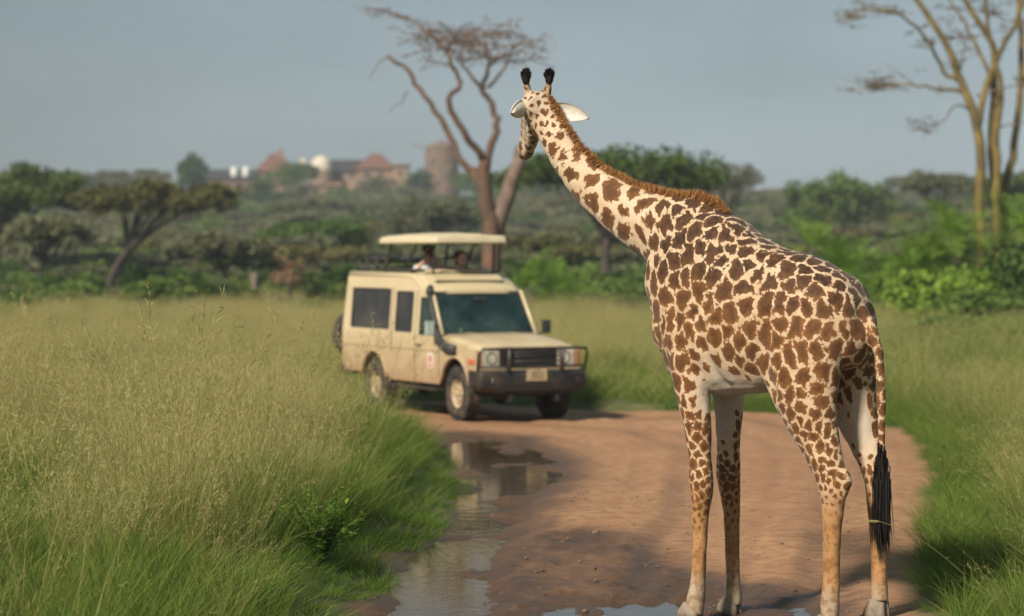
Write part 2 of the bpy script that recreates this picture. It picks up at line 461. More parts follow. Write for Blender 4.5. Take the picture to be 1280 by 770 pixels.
G_GREEN = M_leaf('grass_green', (0.095, 0.172, 0.031), (0.179, 0.244, 0.052), .42, c3=(0.309, 0.303, 0.101))
G_FRESH = M_leaf('grass_fresh', (0.080, 0.168, 0.024), (0.131, 0.225, 0.039), .45, c3=(0.187, 0.243, 0.056))
G_DRY = M_leaf('grass_dry', (0.300, 0.281, 0.106), (0.475, 0.425, 0.169), .45, c3=(0.587, 0.512, 0.237))
G_SEED = M_leaf('grass_seed', (0.338, 0.294, 0.131), (0.475, 0.413, 0.194), .45, c3=(0.600, 0.525, 0.275))
G_MIX = M_leaf('grass_meadow', (0.147, 0.217, 0.048), (0.245, 0.301, 0.081), .42, c3=(0.378, 0.378, 0.133))
PROTO = bpy.data.collections.new('grass_tufts')
def proto(i, me, *mats):
    for mm in mats: me.materials.append(mm)
    o = bpy.data.objects.new('tuft_%02d' % i, me); PROTO.objects.link(o)
# 0-3 green leaf tufts, 4-6 dry / seeding tufts, 7-8 short fresh turf, 9-11 meadow, 12 tall single culms
for k in range(4): proto(k, blades(46, .30, .68, .0055, .10, .22, .38, 4, seed=k), G_GREEN, G_SEED)
for k in range(3): proto(4 + k, blades(38, .45, .95, .0027, .09, .22, .20, 4, (.6, .24, 8, .0018), seed=10 + k), (G_DRY if k else G_MIX), G_SEED)
for k in range(2): proto(7 + k, blades(50, .10, .26, .005, .13, .30, .4, 3, seed=20 + k), G_FRESH, G_SEED)
for k in range(3): proto(9 + k, blades(30, .28, .62, .013, .22, .22, .30, 3, (.16, .16, 6, .006), seed=30 + k), G_MIX if k else G_GREEN, G_SEED)
proto(12, blades(5, .95, 1.35, .0040, .06, .16, .16, 5, (.7, .24, 22, .0028), seed=40), G_DRY, G_SEED)
proto(13, blades(40, .25, .55, .0036, .12, .35, .55, 4, (.5, .16, 14, .002), seed=41), G_DRY, G_SEED)

def scatter(name, pts, rotz, tilt, scl, idx, label, cat):
    me = bpy.data.meshes.new(name); n = len(pts)
    me.vertices.add(n); me.vertices.foreach_set('co', np.ascontiguousarray(pts, np.float32).ravel())
    rot = np.stack([tilt * np.cos(rotz * 3.1), tilt * np.sin(rotz * 3.1), rotz], 1).astype(np.float32)
    for an, ty, key, arr in (('rot', 'FLOAT_VECTOR', 'vector', rot), ('scl', 'FLOAT_VECTOR', 'vector', scl.astype(np.float32)), ('idx', 'INT', 'value', idx.astype(np.int32))):
        a = me.attributes.new(an, ty, 'POINT'); a.data.foreach_set(key, np.ascontiguousarray(arr).ravel())
    me.update()
    o = tag(link(name, me), label, cat, kind='stuff')
    g = SCAT
    md = o.modifiers.new('scatter', 'NODES'); md.node_group = g
    return o

def scatter_group(coll):
    g = bpy.data.node_groups.new('scatter_plants', 'GeometryNodeTree')
    g.interface.new_socket('Geometry', in_out='INPUT', socket_type='NodeSocketGeometry'); g.interface.new_socket('Geometry', in_out='OUTPUT', socket_type='NodeSocketGeometry')
    n = g.nodes.new; gi = n('NodeGroupInput'); go = n('NodeGroupOutput'); ip = n('GeometryNodeInstanceOnPoints'); ci = n('GeometryNodeCollectionInfo')
    ci.inputs['Collection'].default_value = coll; ci.inputs['Separate Children'].default_value = True; ci.inputs['Reset Children'].default_value = True
    def at(nm, ty): a = n('GeometryNodeInputNamedAttribute'); a.data_type = ty; a.inputs['Name'].default_value = nm; return a.outputs['Attribute']
    l = g.links.new
    l(gi.outputs[0], ip.inputs['Points']); l(ci.outputs[0], ip.inputs['Instance']); ip.inputs['Pick Instance'].default_value = True
    l(at('idx', 'INT'), ip.inputs['Instance Index']); l(at('rot', 'FLOAT_VECTOR'), ip.inputs['Rotation']); l(at('scl', 'FLOAT_VECTOR'), ip.inputs['Scale'])
    l(ip.outputs[0], go.inputs[0]); return g
SCAT = scatter_group(PROTO)

def pts_in(x0, x1, y0, y1, dens, keep):
    n = int((x1 - x0) * (y1 - y0) * dens); x = rng.uniform(x0, x1, n); y = rng.uniform(y0, y1, n)
    k = keep(x, y); return x[k], y[k]

def frame_keep(x, y, m=.9): return np.abs(x) < y * .2 + m

def lay(name, x, y, idx, s, hs, label, cat, tilt=.12):
    z = height(x, y); n = len(x); r_ = rng.uniform(0, 6.283, n)
    scl = np.stack([s * rng.uniform(.8, 1.2, n), s * rng.uniform(.8, 1.2, n), s * hs * rng.uniform(.8, 1.2, n)], 1)
    return scatter(name, np.stack([x, y, z], 1), r_, rng.normal(0, tilt, n), scl, idx, label, cat)

# tall bank on the left
def kl(x, y):
    rd = road_d(x, y); return (rd > np.where(y < 27, -.24, .02)) & (x < 1.0) & frame_keep(x, y, 1.6) & (y < 39.5 - .25 * x)
hx_ = rng.uniform(-11, .5, 420); hy_ = rng.uniform(12, 38, 420); hr_ = rng.uniform(.35, .75, 420); hh_ = rng.uniform(.75, 1.3, 420)   # tussocks
x, y = pts_in(-10.5, 0.2, 12.5, 37, 62, kl)
dome = np.zeros(len(x))
for a, b, c, d in zip(hx_, hy_, hr_, hh_): dome = np.maximum(dome, d * np.sqrt(np.clip(1 - ((x - a) ** 2 + ((y - b) * .8) ** 2) / c ** 2, 0, 1)))
rd = road_d(x, y); nz = fbm(x * .55, y * .40, 0, 61); nz2 = fbm(x * 1.5, y * 1.3, 0, 62)
ed = sstep(.0, .9, rd)
dryness = np.clip(.50 + 1.5 * nz + .25 * sstep(.3, 1.6, rd) - .30 * sstep(27, 34, y) * 0, 0, 1) * sstep(.25, 1.3, rd)
u = rng.uniform(0, 1, len(x))
idx = np.where(u < dryness * .72, rng.integers(4, 7, len(x)), rng.integers(0, 4, len(x)))
idx = np.where((u > .93 - .12 * dryness) & (rd > .5), 13, idx)
idx = np.where((u > .962) & (rd > .5), 12, idx)
herb_c = (-1.40, 18.6)
near_herb = (((x - herb_c[0]) / .30) ** 2 + ((y - herb_c[1] + .55) / .75) ** 2 < 1)
idx = np.where(near_herb, rng.integers(7, 9, len(x)), idx)
keepg = near_herb | (rng.uniform(0, 1, len(x)) < np.clip(.85 + 1.3 * fbm(x * 1.1, y * .8, 0, 66), .25, 1))
idx = np.where((rd < .28) & (u < .8), rng.integers(7, 9, len(x)), idx)
hs = (.45 + .60 * ed) * (1 + .42 * nz2 + .25 * nz) * (1 - .12 * sstep(20, 14, y)) * (1 - .28 * sstep(27, 34, y)) * (.50 + .58 * dome)
hs = np.maximum(hs, .22)
x, y, idx, hs = x[keepg], y[keepg], idx[keepg], hs[keepg]
lay('tall_grass', x, y, idx, 1.0, hs, 'tall seeding green and straw grass on the bank left of the track', 'grass')

# right verge
def kr(x, y):
    rd = road_d(x, y); return (rd > .0) & (x > 1.5) & frame_keep(x, y, 1.4) & (y < 38.5 + .1 * x)
x, y = pts_in(2.2, 9.5, 12.5, 39, 62, kr)
rd = road_d(x, y); u = rng.uniform(0, 1, len(x)); nz2 = fbm(x * 1.2, y * 1.0, 0, 63)
tall = sstep(.35, 1.0, rd + .35 * nz2)
idx = np.where(u < .16 * tall, rng.integers(4, 7, len(x)), np.where(u < .3 + .35 * tall, rng.integers(0, 4, len(x)), rng.integers(7, 9, len(x))))
idx = np.where((u > .93) & (tall > .5), 13, idx)
lay('verge_grass', x, y, idx, 1.0, (.5 + .35 * tall) * (1 + .25 * nz2), 'short green grass with fine seed heads along the right edge of the track', 'grass')

# meadow behind the bend
def km(x, y):
    rd = road_d(x, y); return (rd > .05) & frame_keep(x, y, 4) & ((y > 38.3 + .1 * x) | ((x < 0) & (y > 36.5 - .25 * x)))
x, y = pts_in(-28, 28, 34, 118, 15, km)
k = rng.uniform(0, 1, len(x)) < np.clip(1.5 - y / 95, .33, 1); x, y = x[k], y[k]
nz = fbm(x * .12, y * .09, 0, 64); nz2 = fbm(x * .5, y * .35, 0, 65); rd = road_d(x, y)
u = rng.uniform(0, 1, len(x))
idx = np.where(u < .55 + .5 * nz, rng.integers(10, 12, len(x)), 9)
idx = np.where((nz + .5 * nz2 > .22) & (u < .55), 5, idx)
idx = np.where((nz - .6 * nz2 < -.25) & (u < .8), 9, idx)
idx = np.where(rd < .9, np.where(u < .6, 7, 9), idx)
idx = np.where((u > .95), 4 + (u * 1e4).astype(int) % 3, idx)
big = 1 + .7 * sstep(55, 110, y)
lay('meadow_grass', x, y, idx, big, (.55 + .40 * sstep(.2, 2.2, rd)) * (1 + .75 * nz2) * (1 - .5 * sstep(50, 105, y)), 'pale green meadow grass spreading behind the bend of the track', 'grass')

# ------------------------------------------------------------------ giraffe
GA = R(40)                                     # it stands turned away from the camera, heading left
gc, gs = math.cos(GA), math.sin(GA)
GO = Vector((1.62, 16.75, 0))
def gl(px, py, r):
    "local (right, forward, up) of a photo point that lies r metres right of the giraffe's midline plane"
    k = (px - 640) / FPX
    f = (GO.x + r * gs - k * (GO.y + r * gc)) / (gc + k * gs)
    Yw = GO.y + f * gs + r * gc
    return Vector((r, f, CAMH + (HOR - py) / FPX * Yw))
def w2g(p):
    d = Vector(p) - GO
    return Vector((d.x * gs + d.y * gc, -d.x * gc + d.y * gs, d.z))
def d2g(d): return Vector((d[0] * gs + d[1] * gc, -d[0] * gc + d[1] * gs, d[2]))

groot = empty('giraffe', GO, math.pi / 2 - GA)
tag(groot, 'tall brown patched giraffe standing on the track with its back to us', 'giraffe')

gb = MB()
# trunk
tr = [(-.83, 2.00, 1.82, .09), (-.78, 2.09, 1.68, .19), (-.64, 2.235, 1.60, .27), (-.42, 2.355, 1.55, .315), (-.1, 2.44, 1.475, .345), (.15, 2.535, 1.425, .355),
      (.35, 2.64, 1.43, .335), (.5, 2.70, 1.53, .30), (.64, 2.62, 1.63, .255), (.76, 2.45, 1.78, .20), (.83, 2.25, 1.93, .12)]
gb.tube([(0, f, (a + b) / 2) for f, a, b, h in tr], [(h, (a - b) / 2) for f, a, b, h in tr], 28, lat=(1, 0, 0), pw=2.25)
# neck
nk = [(885, 345, .26, .36), (862, 306, .205, .31), (840, 293, .175, .265), (817, 283, .155, .228), (774, 259, .128, .183), (738, 232, .112, .152), (708, 196, .102, .128), (690, 164, .096, .112), (678, 138, .09, .10)]
gb.tube([gl(a, b, 0) for a, b, _, _ in nk], [(l_, v_) for _, _, l_, v_ in nk], 24, lat=(1, 0, 0))
# withers hump
gb.tube([gl(905, 285, 0), gl(885, 270, 0), gl(862, 262, 0), gl(835, 262, 0)], [(.07, .06), (.10, .095), (.09, .085), (.06, .05)], 14, lat=(1, 0, 0))
# legs: (px, py, r, lateral radius, fore-aft radius)
LEG = {
 'fl': [(866, 375, -.16, .13, .20), (862, 410, -.19, .135, .185), (862, 448, -.205, .125, .150), (866, 490, -.205, .102, .118), (871, 530, -.205, .085, .094), (875, 570, -.20, .069, .075), (876, 596, -.20, .077, .088), (877, 616, -.20, .074, .084), (876, 640, -.20, .056, .060), (875, 680, -.20, .046, .051), (873, 722, -.20, .045, .051), (870, 748, -.20, .055, .064), (868, 768, -.20, .052, .060)],
 'fr': [(892, 380, .16, .13, .20), (905, 430, .19, .125, .16), (910, 480, .20, .103, .122), (911, 530, .20, .084, .092), (911, 566, .20, .068, .075), (910, 592, .20, .076, .089), (912, 614, .20, .070, .080), (914, 638, .20, .056, .060), (915, 680, .20, .046, .051), (916, 715, .20, .045, .050), (916, 738, .20, .054, .062), (917, 756, .20, .052, .058)],
 'hl': [(1005, 375, -.14, .17, .30), (1000, 420, -.17, .17, .33), (1001, 460, -.185, .160, .295), (1008, 500, -.195, .140, .225), (1017, 535, -.20, .112, .170), (1028, 565, -.20, .088, .132), (1038, 588, -.20, .074, .115), (1041, 606, -.20, .070, .108), (1041, 628, -.20, .060, .080), (1040, 665, -.20, .051, .061), (1039, 720, -.20, .048, .056), (1038, 760, -.20, .055, .064), (1037, 784, -.20, .052, .060)],
 'hr': [(1035, 385, .14, .16, .27), (1048, 430, .17, .16, .27), (1056, 470, .185, .145, .225), (1067, 510, .195, .115, .165), (1080, 548, .20, .088, .115), (1091, 576, .20, .072, .098), (1095, 592, .20, .069, .094), (1096, 612, .20, .058, .072), (1096, 650, .20, .050, .057), (1098, 700, .20, .047, .053), (1100, 733, .20, .052, .058), (1101, 752, .20, .051, .057)],
}
FEET = {}
for k, ch in LEG.items():
    pts = [gl(a, b, r) for a, b, r, _, _ in ch]
    gb.tube(pts, [(l_, f_) for *_, l_, f_ in ch], 18, lat=(1, 0, 0))
    FEET[k] = pts[-1]
# bony lumps: hock points, knee caps, hip, shoulder blade, brisket
for k, i in (('hl', 7), ('hr', 6)):
    a = gl(*LEG[k][i][:3]) + Vector((0, .0 if k == 'hl' else .03, 0)); gb.tube([a + Vector((0, -.080, .10)), a + Vector((0, -.102, .025)), a + Vector((0, -.058, -.10))], [.034, .044, .024], 10)
gb.ball(gl(838, 408, -.10), (.13, .13, .20)); 
gb.tube([gl(897, 470, -.12), gl(900, 480, -.06), gl(905, 484, .02)], [.05, .06, .04], 10)
gb.tube([gl(960, 440, -.17), gl(975, 470, -.20), gl(990, 490, -.20)], [.10, .07, .04], 10)   # flank fold
# head, carried on the neck, looking away and down
HC = px2w(672, 134, 17.93)
hf = Vector((-.16, .88, -.42)).normalized(); hl = Vector((.985, .14, -.02)); hl = (hl - hf * hl.dot(hf)).normalized(); hu = hl.cross(hf)
def hp(f, l_, u): return w2g(HC + hf * f + hl * l_ + hu * u)
hr = [(-.09, -.02, .075, .075), (-.03, 0, .108, .105), (.06, .005, .118, .118), (.14, .0, .105, .118), (.24, -.02, .080, .098), (.35, -.045, .064, .078), (.45, -.06, .060, .066), (.53, -.07, .064, .062), (.59, -.075, .048, .045)]
gb.tube([hp(f, 0, u) for f, u, _, _ in hr], [(l_, v_) for *_, l_, v_ in hr], 20, lat=d2g(hl))
gb.tube([hp(.02, 0, -.07), hp(.16, 0, -.10), hp(.32, 0, -.125), (hp(.48, 0, -.125))], [.07, .062, .045, .04], 12, lat=d2g(hl))   # jaw
for s in (-1, 1):
    gb.ball(hp(.12, s * .095, .035), (.04, .04, .04))                 # brow
    gb.tube([hp(.03, s * .050, .05), w2g(HC + Vector((s * .072, -.01, .125))), w2g(HC + Vector((s * .080, -.03, .185)))], [.046, .030, .023], 12)   # ossicone
    gb.tube([hp(-.02, s * .08, .02), hp(-.035, s * .125, .02)], [.045, .028], 10)
# tail
tl = [(1052, 378, .0, .055), (1066, 388, .0, .045), (1072, 405, .0, .040), (1076, 440, .0, .036), (1079, 480, .0, .030), (1080, 520, 0, .026), (1080, 560, 0, .022), (1080, 590, 0, .018)]
TAIL = [gl(a, b, r) + Vector((0, -.03 - .10 * min(1, i / 3), 0)) for i, (a, b, r, _) in enumerate(tl)]
gb.tube(TAIL, [q[3] for q in tl], 12)

tmp = link('giraffe_tmp', gb.mesh('giraffe_tmp'))
md = tmp.modifiers.new('r', 'REMESH'); md.mode = 'VOXEL'; md.voxel_size = .0125; md.adaptivity = 0
md = tmp.modifiers.new('s', 'SMOOTH'); md.factor = .5; md.iterations = 9
dg = bpy.context.evaluated_depsgraph_get(); ev = tmp.evaluated_get(dg); gme = bpy.data.meshes.new_from_object(ev)
bpy.data.objects.remove(tmp); gme.name = 'giraffe_body'
nv = len(gme.vertices); co = np.empty(nv * 3, np.float32); gme.vertices.foreach_get('co', co); co = co.reshape(-1, 3).astype(float)
no = np.empty(nv * 3, np.float32); gme.vertices.foreach_get('normal', no); no = no.reshape(-1, 3)
# soft skin and muscle relief
crease = np.zeros(nv); near = co[:, 0] < -.02
for pts_, dep, wid_ in ((((872, 392), (880, 430), (890, 466), (897, 484)), .022, .030), (((962, 392), (954, 425), (957, 462), (968, 492)), .020, .034), (((905, 300), (893, 340), (884, 385)), .012, .040), (((1012, 545), (1035, 570), (1046, 585)), .010, .025), (((838, 300), (846, 350), (842, 395)), .010, .045)):
    pl = np.array([[gl(a_, b_, -.30).y, gl(a_, b_, -.30).z] for a_, b_ in pts_])
    crease -= near * dep * np.exp(-(line_d(pl, co[:, 1], co[:, 2]) / wid_) ** 2)
rel = crease + .010 * fbm(co[:, 0] * 7, co[:, 1] * 7, co[:, 2] * 5, 70) + .003 * fbm(co[:, 0] * 26, co[:, 1] * 26, co[:, 2] * 14, 71)
rib = np.sin((co[:, 1] + .10 * (co[:, 2] - 2)) * 62) * .0045 * sstep(-.35, -.2, co[:, 1]) * sstep(.35, .2, co[:, 1]) * sstep(1.65, 1.8, co[:, 2]) * sstep(2.35, 2.2, co[:, 2])
co = co + no * (rel + rib)[:, None]
gme.vertices.foreach_set('co', co.astype(np.float32).ravel())
cx, cy, cz = co.T
head0 = w2g(HC)
hd = np.sqrt(((co - np.array(head0)) ** 2).sum(1))
neck_t = sstep(.55, .95, cy) * sstep(1.95, 2.2, cz)               # 0 trunk .. 1 neck
# spacing of the patches over the coat
sp = .106 + .026 * neck_t
sp = sp * (1 - .62 * sstep(.60, .18, hd))
legz = sstep(1.75, 1.25, cz)
sp = sp * (1 - .40 * legz) * (1 - .35 * sstep(1.2, .8, cz))
belly = sstep(1.66, 1.50, cz) * sstep(1.28, 1.40, cz) * sstep(-.55, -.35, cy) * sstep(.55, .4, cy) * sstep(.32, .18, np.abs(cx)) 
tailm = ((cy < -.86) & (np.abs(cx) < .07) & (cz < 2.1)).astype(float)
sp = np.where(tailm > 0, .065, sp)
# dart-thrown patch centres
order = rng.permutation(nv)[:40000]
cells = {}; seeds = []; G = .2; AN = np.array([1, 1, .80])
for i in order:
    p = co[i]; s_ = sp[i]; key = tuple((p // G).astype(int)); ok = True
    for a in (-1, 0, 1):
        for b in (-1, 0, 1):
            for c in (-1, 0, 1):
                for j in cells.get((key[0] + a, key[1] + b, key[2] + c), ()):
                    dlt = (co[j] - p) * AN
                    if dlt @ dlt < (.5 * (sp[j] + s_) * .84) ** 2: ok = False; break
                if not ok: break
            if not ok: break
        if not ok: break
    if ok: cells.setdefault(key, []).append(i); seeds.append(i)
S = co[seeds]; Ss = sp[seeds]
kd = kdtree.KDTree(len(S))
for i, p in enumerate(S): kd.insert(Vector(p * AN), i)
kd.balance()
qn = []
for k in range(3):
    qn.append(.30 * sp * fbm(cx / sp * 1.1, cy / sp * 1.1, cz / sp * 1.1, 80 + k * 7, 2) + .24 * sp * fbm(cx / sp * 3.0, cy / sp * 3.0, cz / sp * 3.0, 110 + k * 7, 2))
Q = co + np.stack(qn, 1)
Q = Q * AN
e1 = np.empty(nv); cid = np.empty(nv, int)
prand = rng.uniform(0, 1, len(S))
for i in range(nv):
    best = []
    for (c, j, d) in kd.find_n(Q[i], 8): best.append((d / Ss[j], j))
    best.sort(); e1[i] = best[1][0] - best[0][0]; cid[i] = best[0][1]
width = .105 + .16 * neck_t + .04 * legz + .05 * (prand[cid] - .5)
# fade-outs: belly, inner legs, lower legs, throat
inner = sstep(.45, .8, np.where(cx < 0, no[:, 0], -no[:, 0])) * sstep(1.62, 1.45, cz) * sstep(.06, .12, np.abs(cx)) * sstep(.95, 1.3, cz)
lowf = sstep(.84, .30, cz) * (cy > 0) + sstep(1.02, .50, cz) * (cy <= 0)
elbow = np.exp(-(((co - np.array(gl(897, 463, -.26))) / np.array([.12, .10, .13])) ** 2).sum(1))
width = width + .55 * elbow + .9 * belly + 1.0 * inner + .9 * lowf + .12 * sstep(.5, .15, hd)
headface = sstep(.25, .10, hd)
pe = e1 - width
ridge = sstep(.13, .0, np.abs(cx)) * sstep(-.95, -.75, cy) * (no[:, 2] > .2)
dark = np.clip(sstep(1.92, 2.36, cz + .12 * cy * -1) * (1 - neck_t) * .9 + .25 * neck_t, 0, 1)
dark = np.clip(dark + .25 * (prand[cid] - .5), 0, 1)
soft = np.clip(lowf * 1.2, 0, 1)
# coat ground colour: warm cream, whiter below and inside, tan on the shins, dusty pale near the hooves
cream = np.array([.61, .46, .31]); white = np.array([.56, .50, .42]); tan = np.array([.42, .235, .098]); dust = np.array([.43, .37, .285]); orange = np.array([.42, .19, .055])
def mixc(c, d, f): return c * (1 - f[:, None]) + d * f[:, None]
bc = np.tile(cream, (nv, 1))
bc = mixc(bc, white, np.clip(belly + inner * .9 + .5 * headface + .8 * elbow, 0, 1))
bc = mixc(bc, np.array([.66, .53, .385]), neck_t * .7 * (1 - headface))
bc = mixc(bc, tan, sstep(1.05, .70, cz) * (1 - .5 * inner))
bc = mixc(bc, dust, sstep(.34, .16, cz + .03 * fbm(cx * 20, cy * 20, cz * 8, 90)) * .8)
bc = mixc(bc, orange, np.clip(sstep(.05, .0, np.abs(cx)) * (no[:, 2] > .0) * neck_t * (cz > 2.5), 0, 1) * .8)
muz = sstep(.16, .06, np.sqrt(((co - np.array(hp(.56, 0, -.08))) ** 2).sum(1)))
bc = mixc(bc, np.array([.20, .125, .075]), muz * .75)
osz = (np.array([w2g(HC + Vector((0, 0, .11))).z])[0])
bc = mixc(bc, np.array([.26, .155, .08]), sstep(osz, osz + .06, cz) * sstep(.35, .2, hd))
def put(nm, arr):
    a = gme.attributes.new(nm, 'FLOAT', 'POINT'); a.data.foreach_set('value', arr.astype(np.float32))
put('pe', pe); put('dark', dark); put('soft', soft)
a = gme.color_attributes.new('coat', 'FLOAT_COLOR', 'POINT'); a.data.foreach_set('color', np.concatenate([bc, np.ones((nv, 1))], 1).astype(np.float32).ravel())

def M_giraffe():
    m = mat_new('giraffe_coat'); t = NT(m); p = t.obj()
    pe_ = t.attr('pe').outputs['Fac']; dk = t.attr('dark').outputs['Fac']; coat = t.attr('coat').outputs['Color']
    j1 = t.noise(30, 4, p, .7); j2 = t.noise(75, 2, p, .6)
    e = t.math('ADD', pe_, t.math('ADD', t.math('MULTIPLY', t.math('SUBTRACT', j1, .5), .90), t.math('MULTIPLY', t.math('SUBTRACT', j2, .5), .20)))
    msk = t.ramp(e, [(.0, (0, 0, 0)), (.075, (1, 1, 1))])
    br = t.mix(dk, (.140, .058, .015), (.024, .0095, .0045))
    core = t.ramp(t.math('ADD', pe_, t.math('MULTIPLY', t.math('SUBTRACT', t.noise(14, 3, p), .5), .5)), [(.02, (0, 0, 0)), (.55, (1, 1, 1))])
    br = t.mix(core, t.mix(1.0, br, (1.45, 1.4, 1.35), 'MULTIPLY'), t.mix(1.0, br, (.62, .58, .55), 'MULTIPLY'))
    br = t.mix(t.ramp(t.noise(30, 5, p), [(.35, (0, 0, 0)), (.75, (1, 1, 1))]), br, t.mix(.35, br, (.25, .12, .040)))
    mp_ = t.n('ShaderNodeMapping'); mp_.inputs['Scale'].default_value = (160, 160, 30); t.l(p, mp_.inputs[0])
    hair = t.noise(1.0, 3, mp_.outputs[0], .7)
    coat2 = t.mix(t.ramp(t.noise(9, 5, p), [(.35, (0, 0, 0)), (.8, (1, 1, 1))]), coat, t.mix(1.0, coat, (.80, .72, .60), 'MULTIPLY'))
    faint = t.math('MULTIPLY', t.math('MULTIPLY', t.attr('soft').outputs['Fac'], .75), t.ramp(t.noise(22, 2, p), [(.45, (0, 0, 0)), (.6, (1, 1, 1))]))
    coat2 = t.mix(faint, coat2, t.mix(1.0, coat2, (.62, .48, .34), 'MULTIPLY'))
    col = t.mix(msk, coat2, br)
    col = t.mix(t.math('MULTIPLY', hair, .45), col, t.mix(1.0, col, (.55, .5, .45), 'MULTIPLY'))
    hsum = t.math('ADD', t.math('MULTIPLY', hair, .5), t.math('MULTIPLY', t.noise(60, 4, p), .6))
    t.principled(col, .72, t.bump(hsum, .5, .008), spec=.25, **{'Sheen Weight': .12})
    return m
smooth(gme)
body = link('body', gme, M_giraffe(), groot)

# ears: cupped leaves
def ear(base, tip, up, half, name):
    base = Vector(base); tip = Vector(tip); ax = tip - base; up = Vector(up); up = (up - ax * up.dot(ax) / ax.dot(ax)).normalized(); nr = ax.cross(up).normalized()
    m = MB(); vs = []; n = 14; k = 9; fs = []
    for sgn in (1, -1):
        b = len(vs)
        for i in range(n + 1):
            u = i / n; w_ = half * (math.sin(math.pi * min(1, .08 + u * .92) ** .85) ** .62 * .95 + .10 * (1 - u)) if u < 1 else half * .02
            for j in range(k):
                v = (j / (k - 1)) * 2 - 1
                cup = .55 * half * (1 - v * v) * (1 - .3 * u)
                vs.append(base + ax * u + up * (w_ * v) + nr * (-cup + sgn * .0045))
        for i in range(n):
            for j in range(k - 1):
                q = (b + i * k + j, b + i * k + j + 1, b + (i + 1) * k + j + 1, b + (i + 1) * k + j)
                fs.append(q if sgn > 0 else q[::-1])
    h = (n + 1) * k
    for i in range(n):
        for j in (0, k - 1): fs.append((i * k + j, (i + 1) * k + j, h + (i + 1) * k + j, h + i * k + j))
    m.add(vs, fs); return m.build(name, M_EAR, groot, True)
M_EAR = M_simple('ear_hair', (.55, .50, .43), .8, .22, 14, bump=.4)
Yh = 17.93
ear(w2g(px2w(691, 136, Yh)), w2g(px2w(736, 147, Yh - .10)), d2g((.1, .25, 1)), .062, 'ear')
ear(w2g(px2w(658, 133, Yh)), w2g(px2w(638, 141, Yh - .17)), d2g((.15, .1, 1)), .062, 'ear')

# hooves
M_HOOF = M_simple('hoof_horn', (.17, .135, .10), .7, .4, 18, bump=.5, dirt=(.30, .23, .16))
for k in ('fl', 'fr', 'hl', 'hr'):
    p = FEET[k]; wp = Vector((GO.x - p.y * gc + p.x * gs, GO.y + p.y * gs + p.x * gc, 0)); gz = ground_z(wp.x, wp.y)
    for s in (-1, 1):
        m = MB(); zb = gz - .02; top = p.z + .01
        m.tube([(p.x + s * .030, p.y + .035, zb), (p.x + s * .030, p.y + .03, zb + .05), (p.x + s * .027, p.y + .012, max(top, zb + .11))], [(.036, .088), (.034, .078), (.026, .052)], 14, lat=(1, 0, 0), pw=2.6)
        m.build('hoof', M_HOOF, groot, True)
# eyes
M_EYE = M_simple('eye_dark', (.012, .009, .007), .08, .1, 4)
for s in (-1, 1):
    MB().ball(hp(.13, s * .112, .025), .024, 14, 10).build('eye', M_EYE, groot, True)

# hair: mane, tail tuft and horn tufts, strand by strand
def strands(roots, dirs, lens, wid, bend, seed=0):
    r = np.random.default_rng(seed); vs = []; fs = []
    for p, d, l_ in zip(roots, dirs, lens):
        d = np.array(d) / np.linalg.norm(d); sd_ = np.cross(d, r.normal(0, 1, 3)); sd_ /= np.linalg.norm(sd_)
        b = len(vs); bd = np.array(bend) * r.uniform(.4, 1.2)
        for k in range(4):
            u = k / 3; c = np.array(p) + d * l_ * u + bd * l_ * u * u
            if k < 3: w_ = wid * (1 - .3 * u) * .5; vs += [c - sd_ * w_, c + sd_ * w_]
            else: vs.append(c)
        fs += [(b, b + 1, b + 3, b + 2), (b + 2, b + 3, b + 5, b + 4), (b + 4, b + 5, b + 6)]
    me = bpy.data.meshes.new('strands'); me.from_pydata([tuple(v) for v in vs], [], fs); me.update(); return me
def M_hair(name, c1, c2, rough=.55):
    m = mat_new(name); t = NT(m); g = t.n('ShaderNodeNewGeometry')
    nz = t.noise(5, 3, t.obj())
    t.principled(t.ramp(t.math('ADD', t.math('MULTIPLY', g.outputs['Random Per Island'], .5), t.math('MULTIPLY', nz, .5)), [(.3, c1), (.7, c2)]), rough, spec=.3); return m
M_MANE = M_hair('mane_hair', (.17, .065, .017), (.52, .275, .105)); M_BLACK = M_hair('black_hair', (.006, .005, .005), (.022, .018, .016), .4)
mane_px = [(684, 122, .030), (692, 136, .045), (704, 158, .050), (722, 183, .055), (754, 212, .058), (791, 230, .060), (820, 240, .065), (850, 243, .075), (880, 247, .085), (897, 256, .075), (908, 268, .045)]
ctrl = np.array([[*gl(a, b, 0)] for a, b, _ in mane_px]); ml = np.array([c for *_, c in mane_px])
# sit the mane on the real skin: nearest midline top vertex
mid = co[(np.abs(cx) < .05) & (no[:, 2] > .05) & (cy > .2)]
t_ = np.sort(rng.uniform(0, len(ctrl) - 1.001, 9000)); i0 = t_.astype(int); fr = (t_ - i0)[:, None]
rp = ctrl[i0] * (1 - fr) + ctrl[i0 + 1] * fr; ln = (ml[i0] * (1 - fr[:, 0]) + ml[i0 + 1] * fr[:, 0]) * rng.uniform(.35, .95, len(t_))
tang = ctrl[np.minimum(i0 + 1, len(ctrl) - 1)] - ctrl[i0]; tang /= np.linalg.norm(tang, axis=1)[:, None]
upv = np.cross(np.cross(tang, [0, 0, 1]), tang); upv = np.where(upv[:, 2:3] < 0, -upv, upv); upv /= np.linalg.norm(upv, axis=1)[:, None]
kd2 = kdtree.KDTree(len(mid))
for i, p in enumerate(mid): kd2.insert(Vector(p), i)
kd2.balance()
for i in range(len(rp)): rp[i] = np.array(kd2.find(Vector(rp[i]))[0]) * np.array([0, 1, 1])
rp[:, 0] = rng.normal(0, .014, len(rp)); rp -= upv * .012
link('mane', strands(rp, upv + tang * .35 + rng.normal(0, .2, rp.shape), ln + .012, .0035, (0, 0, 0), 3), M_MANE, groot)
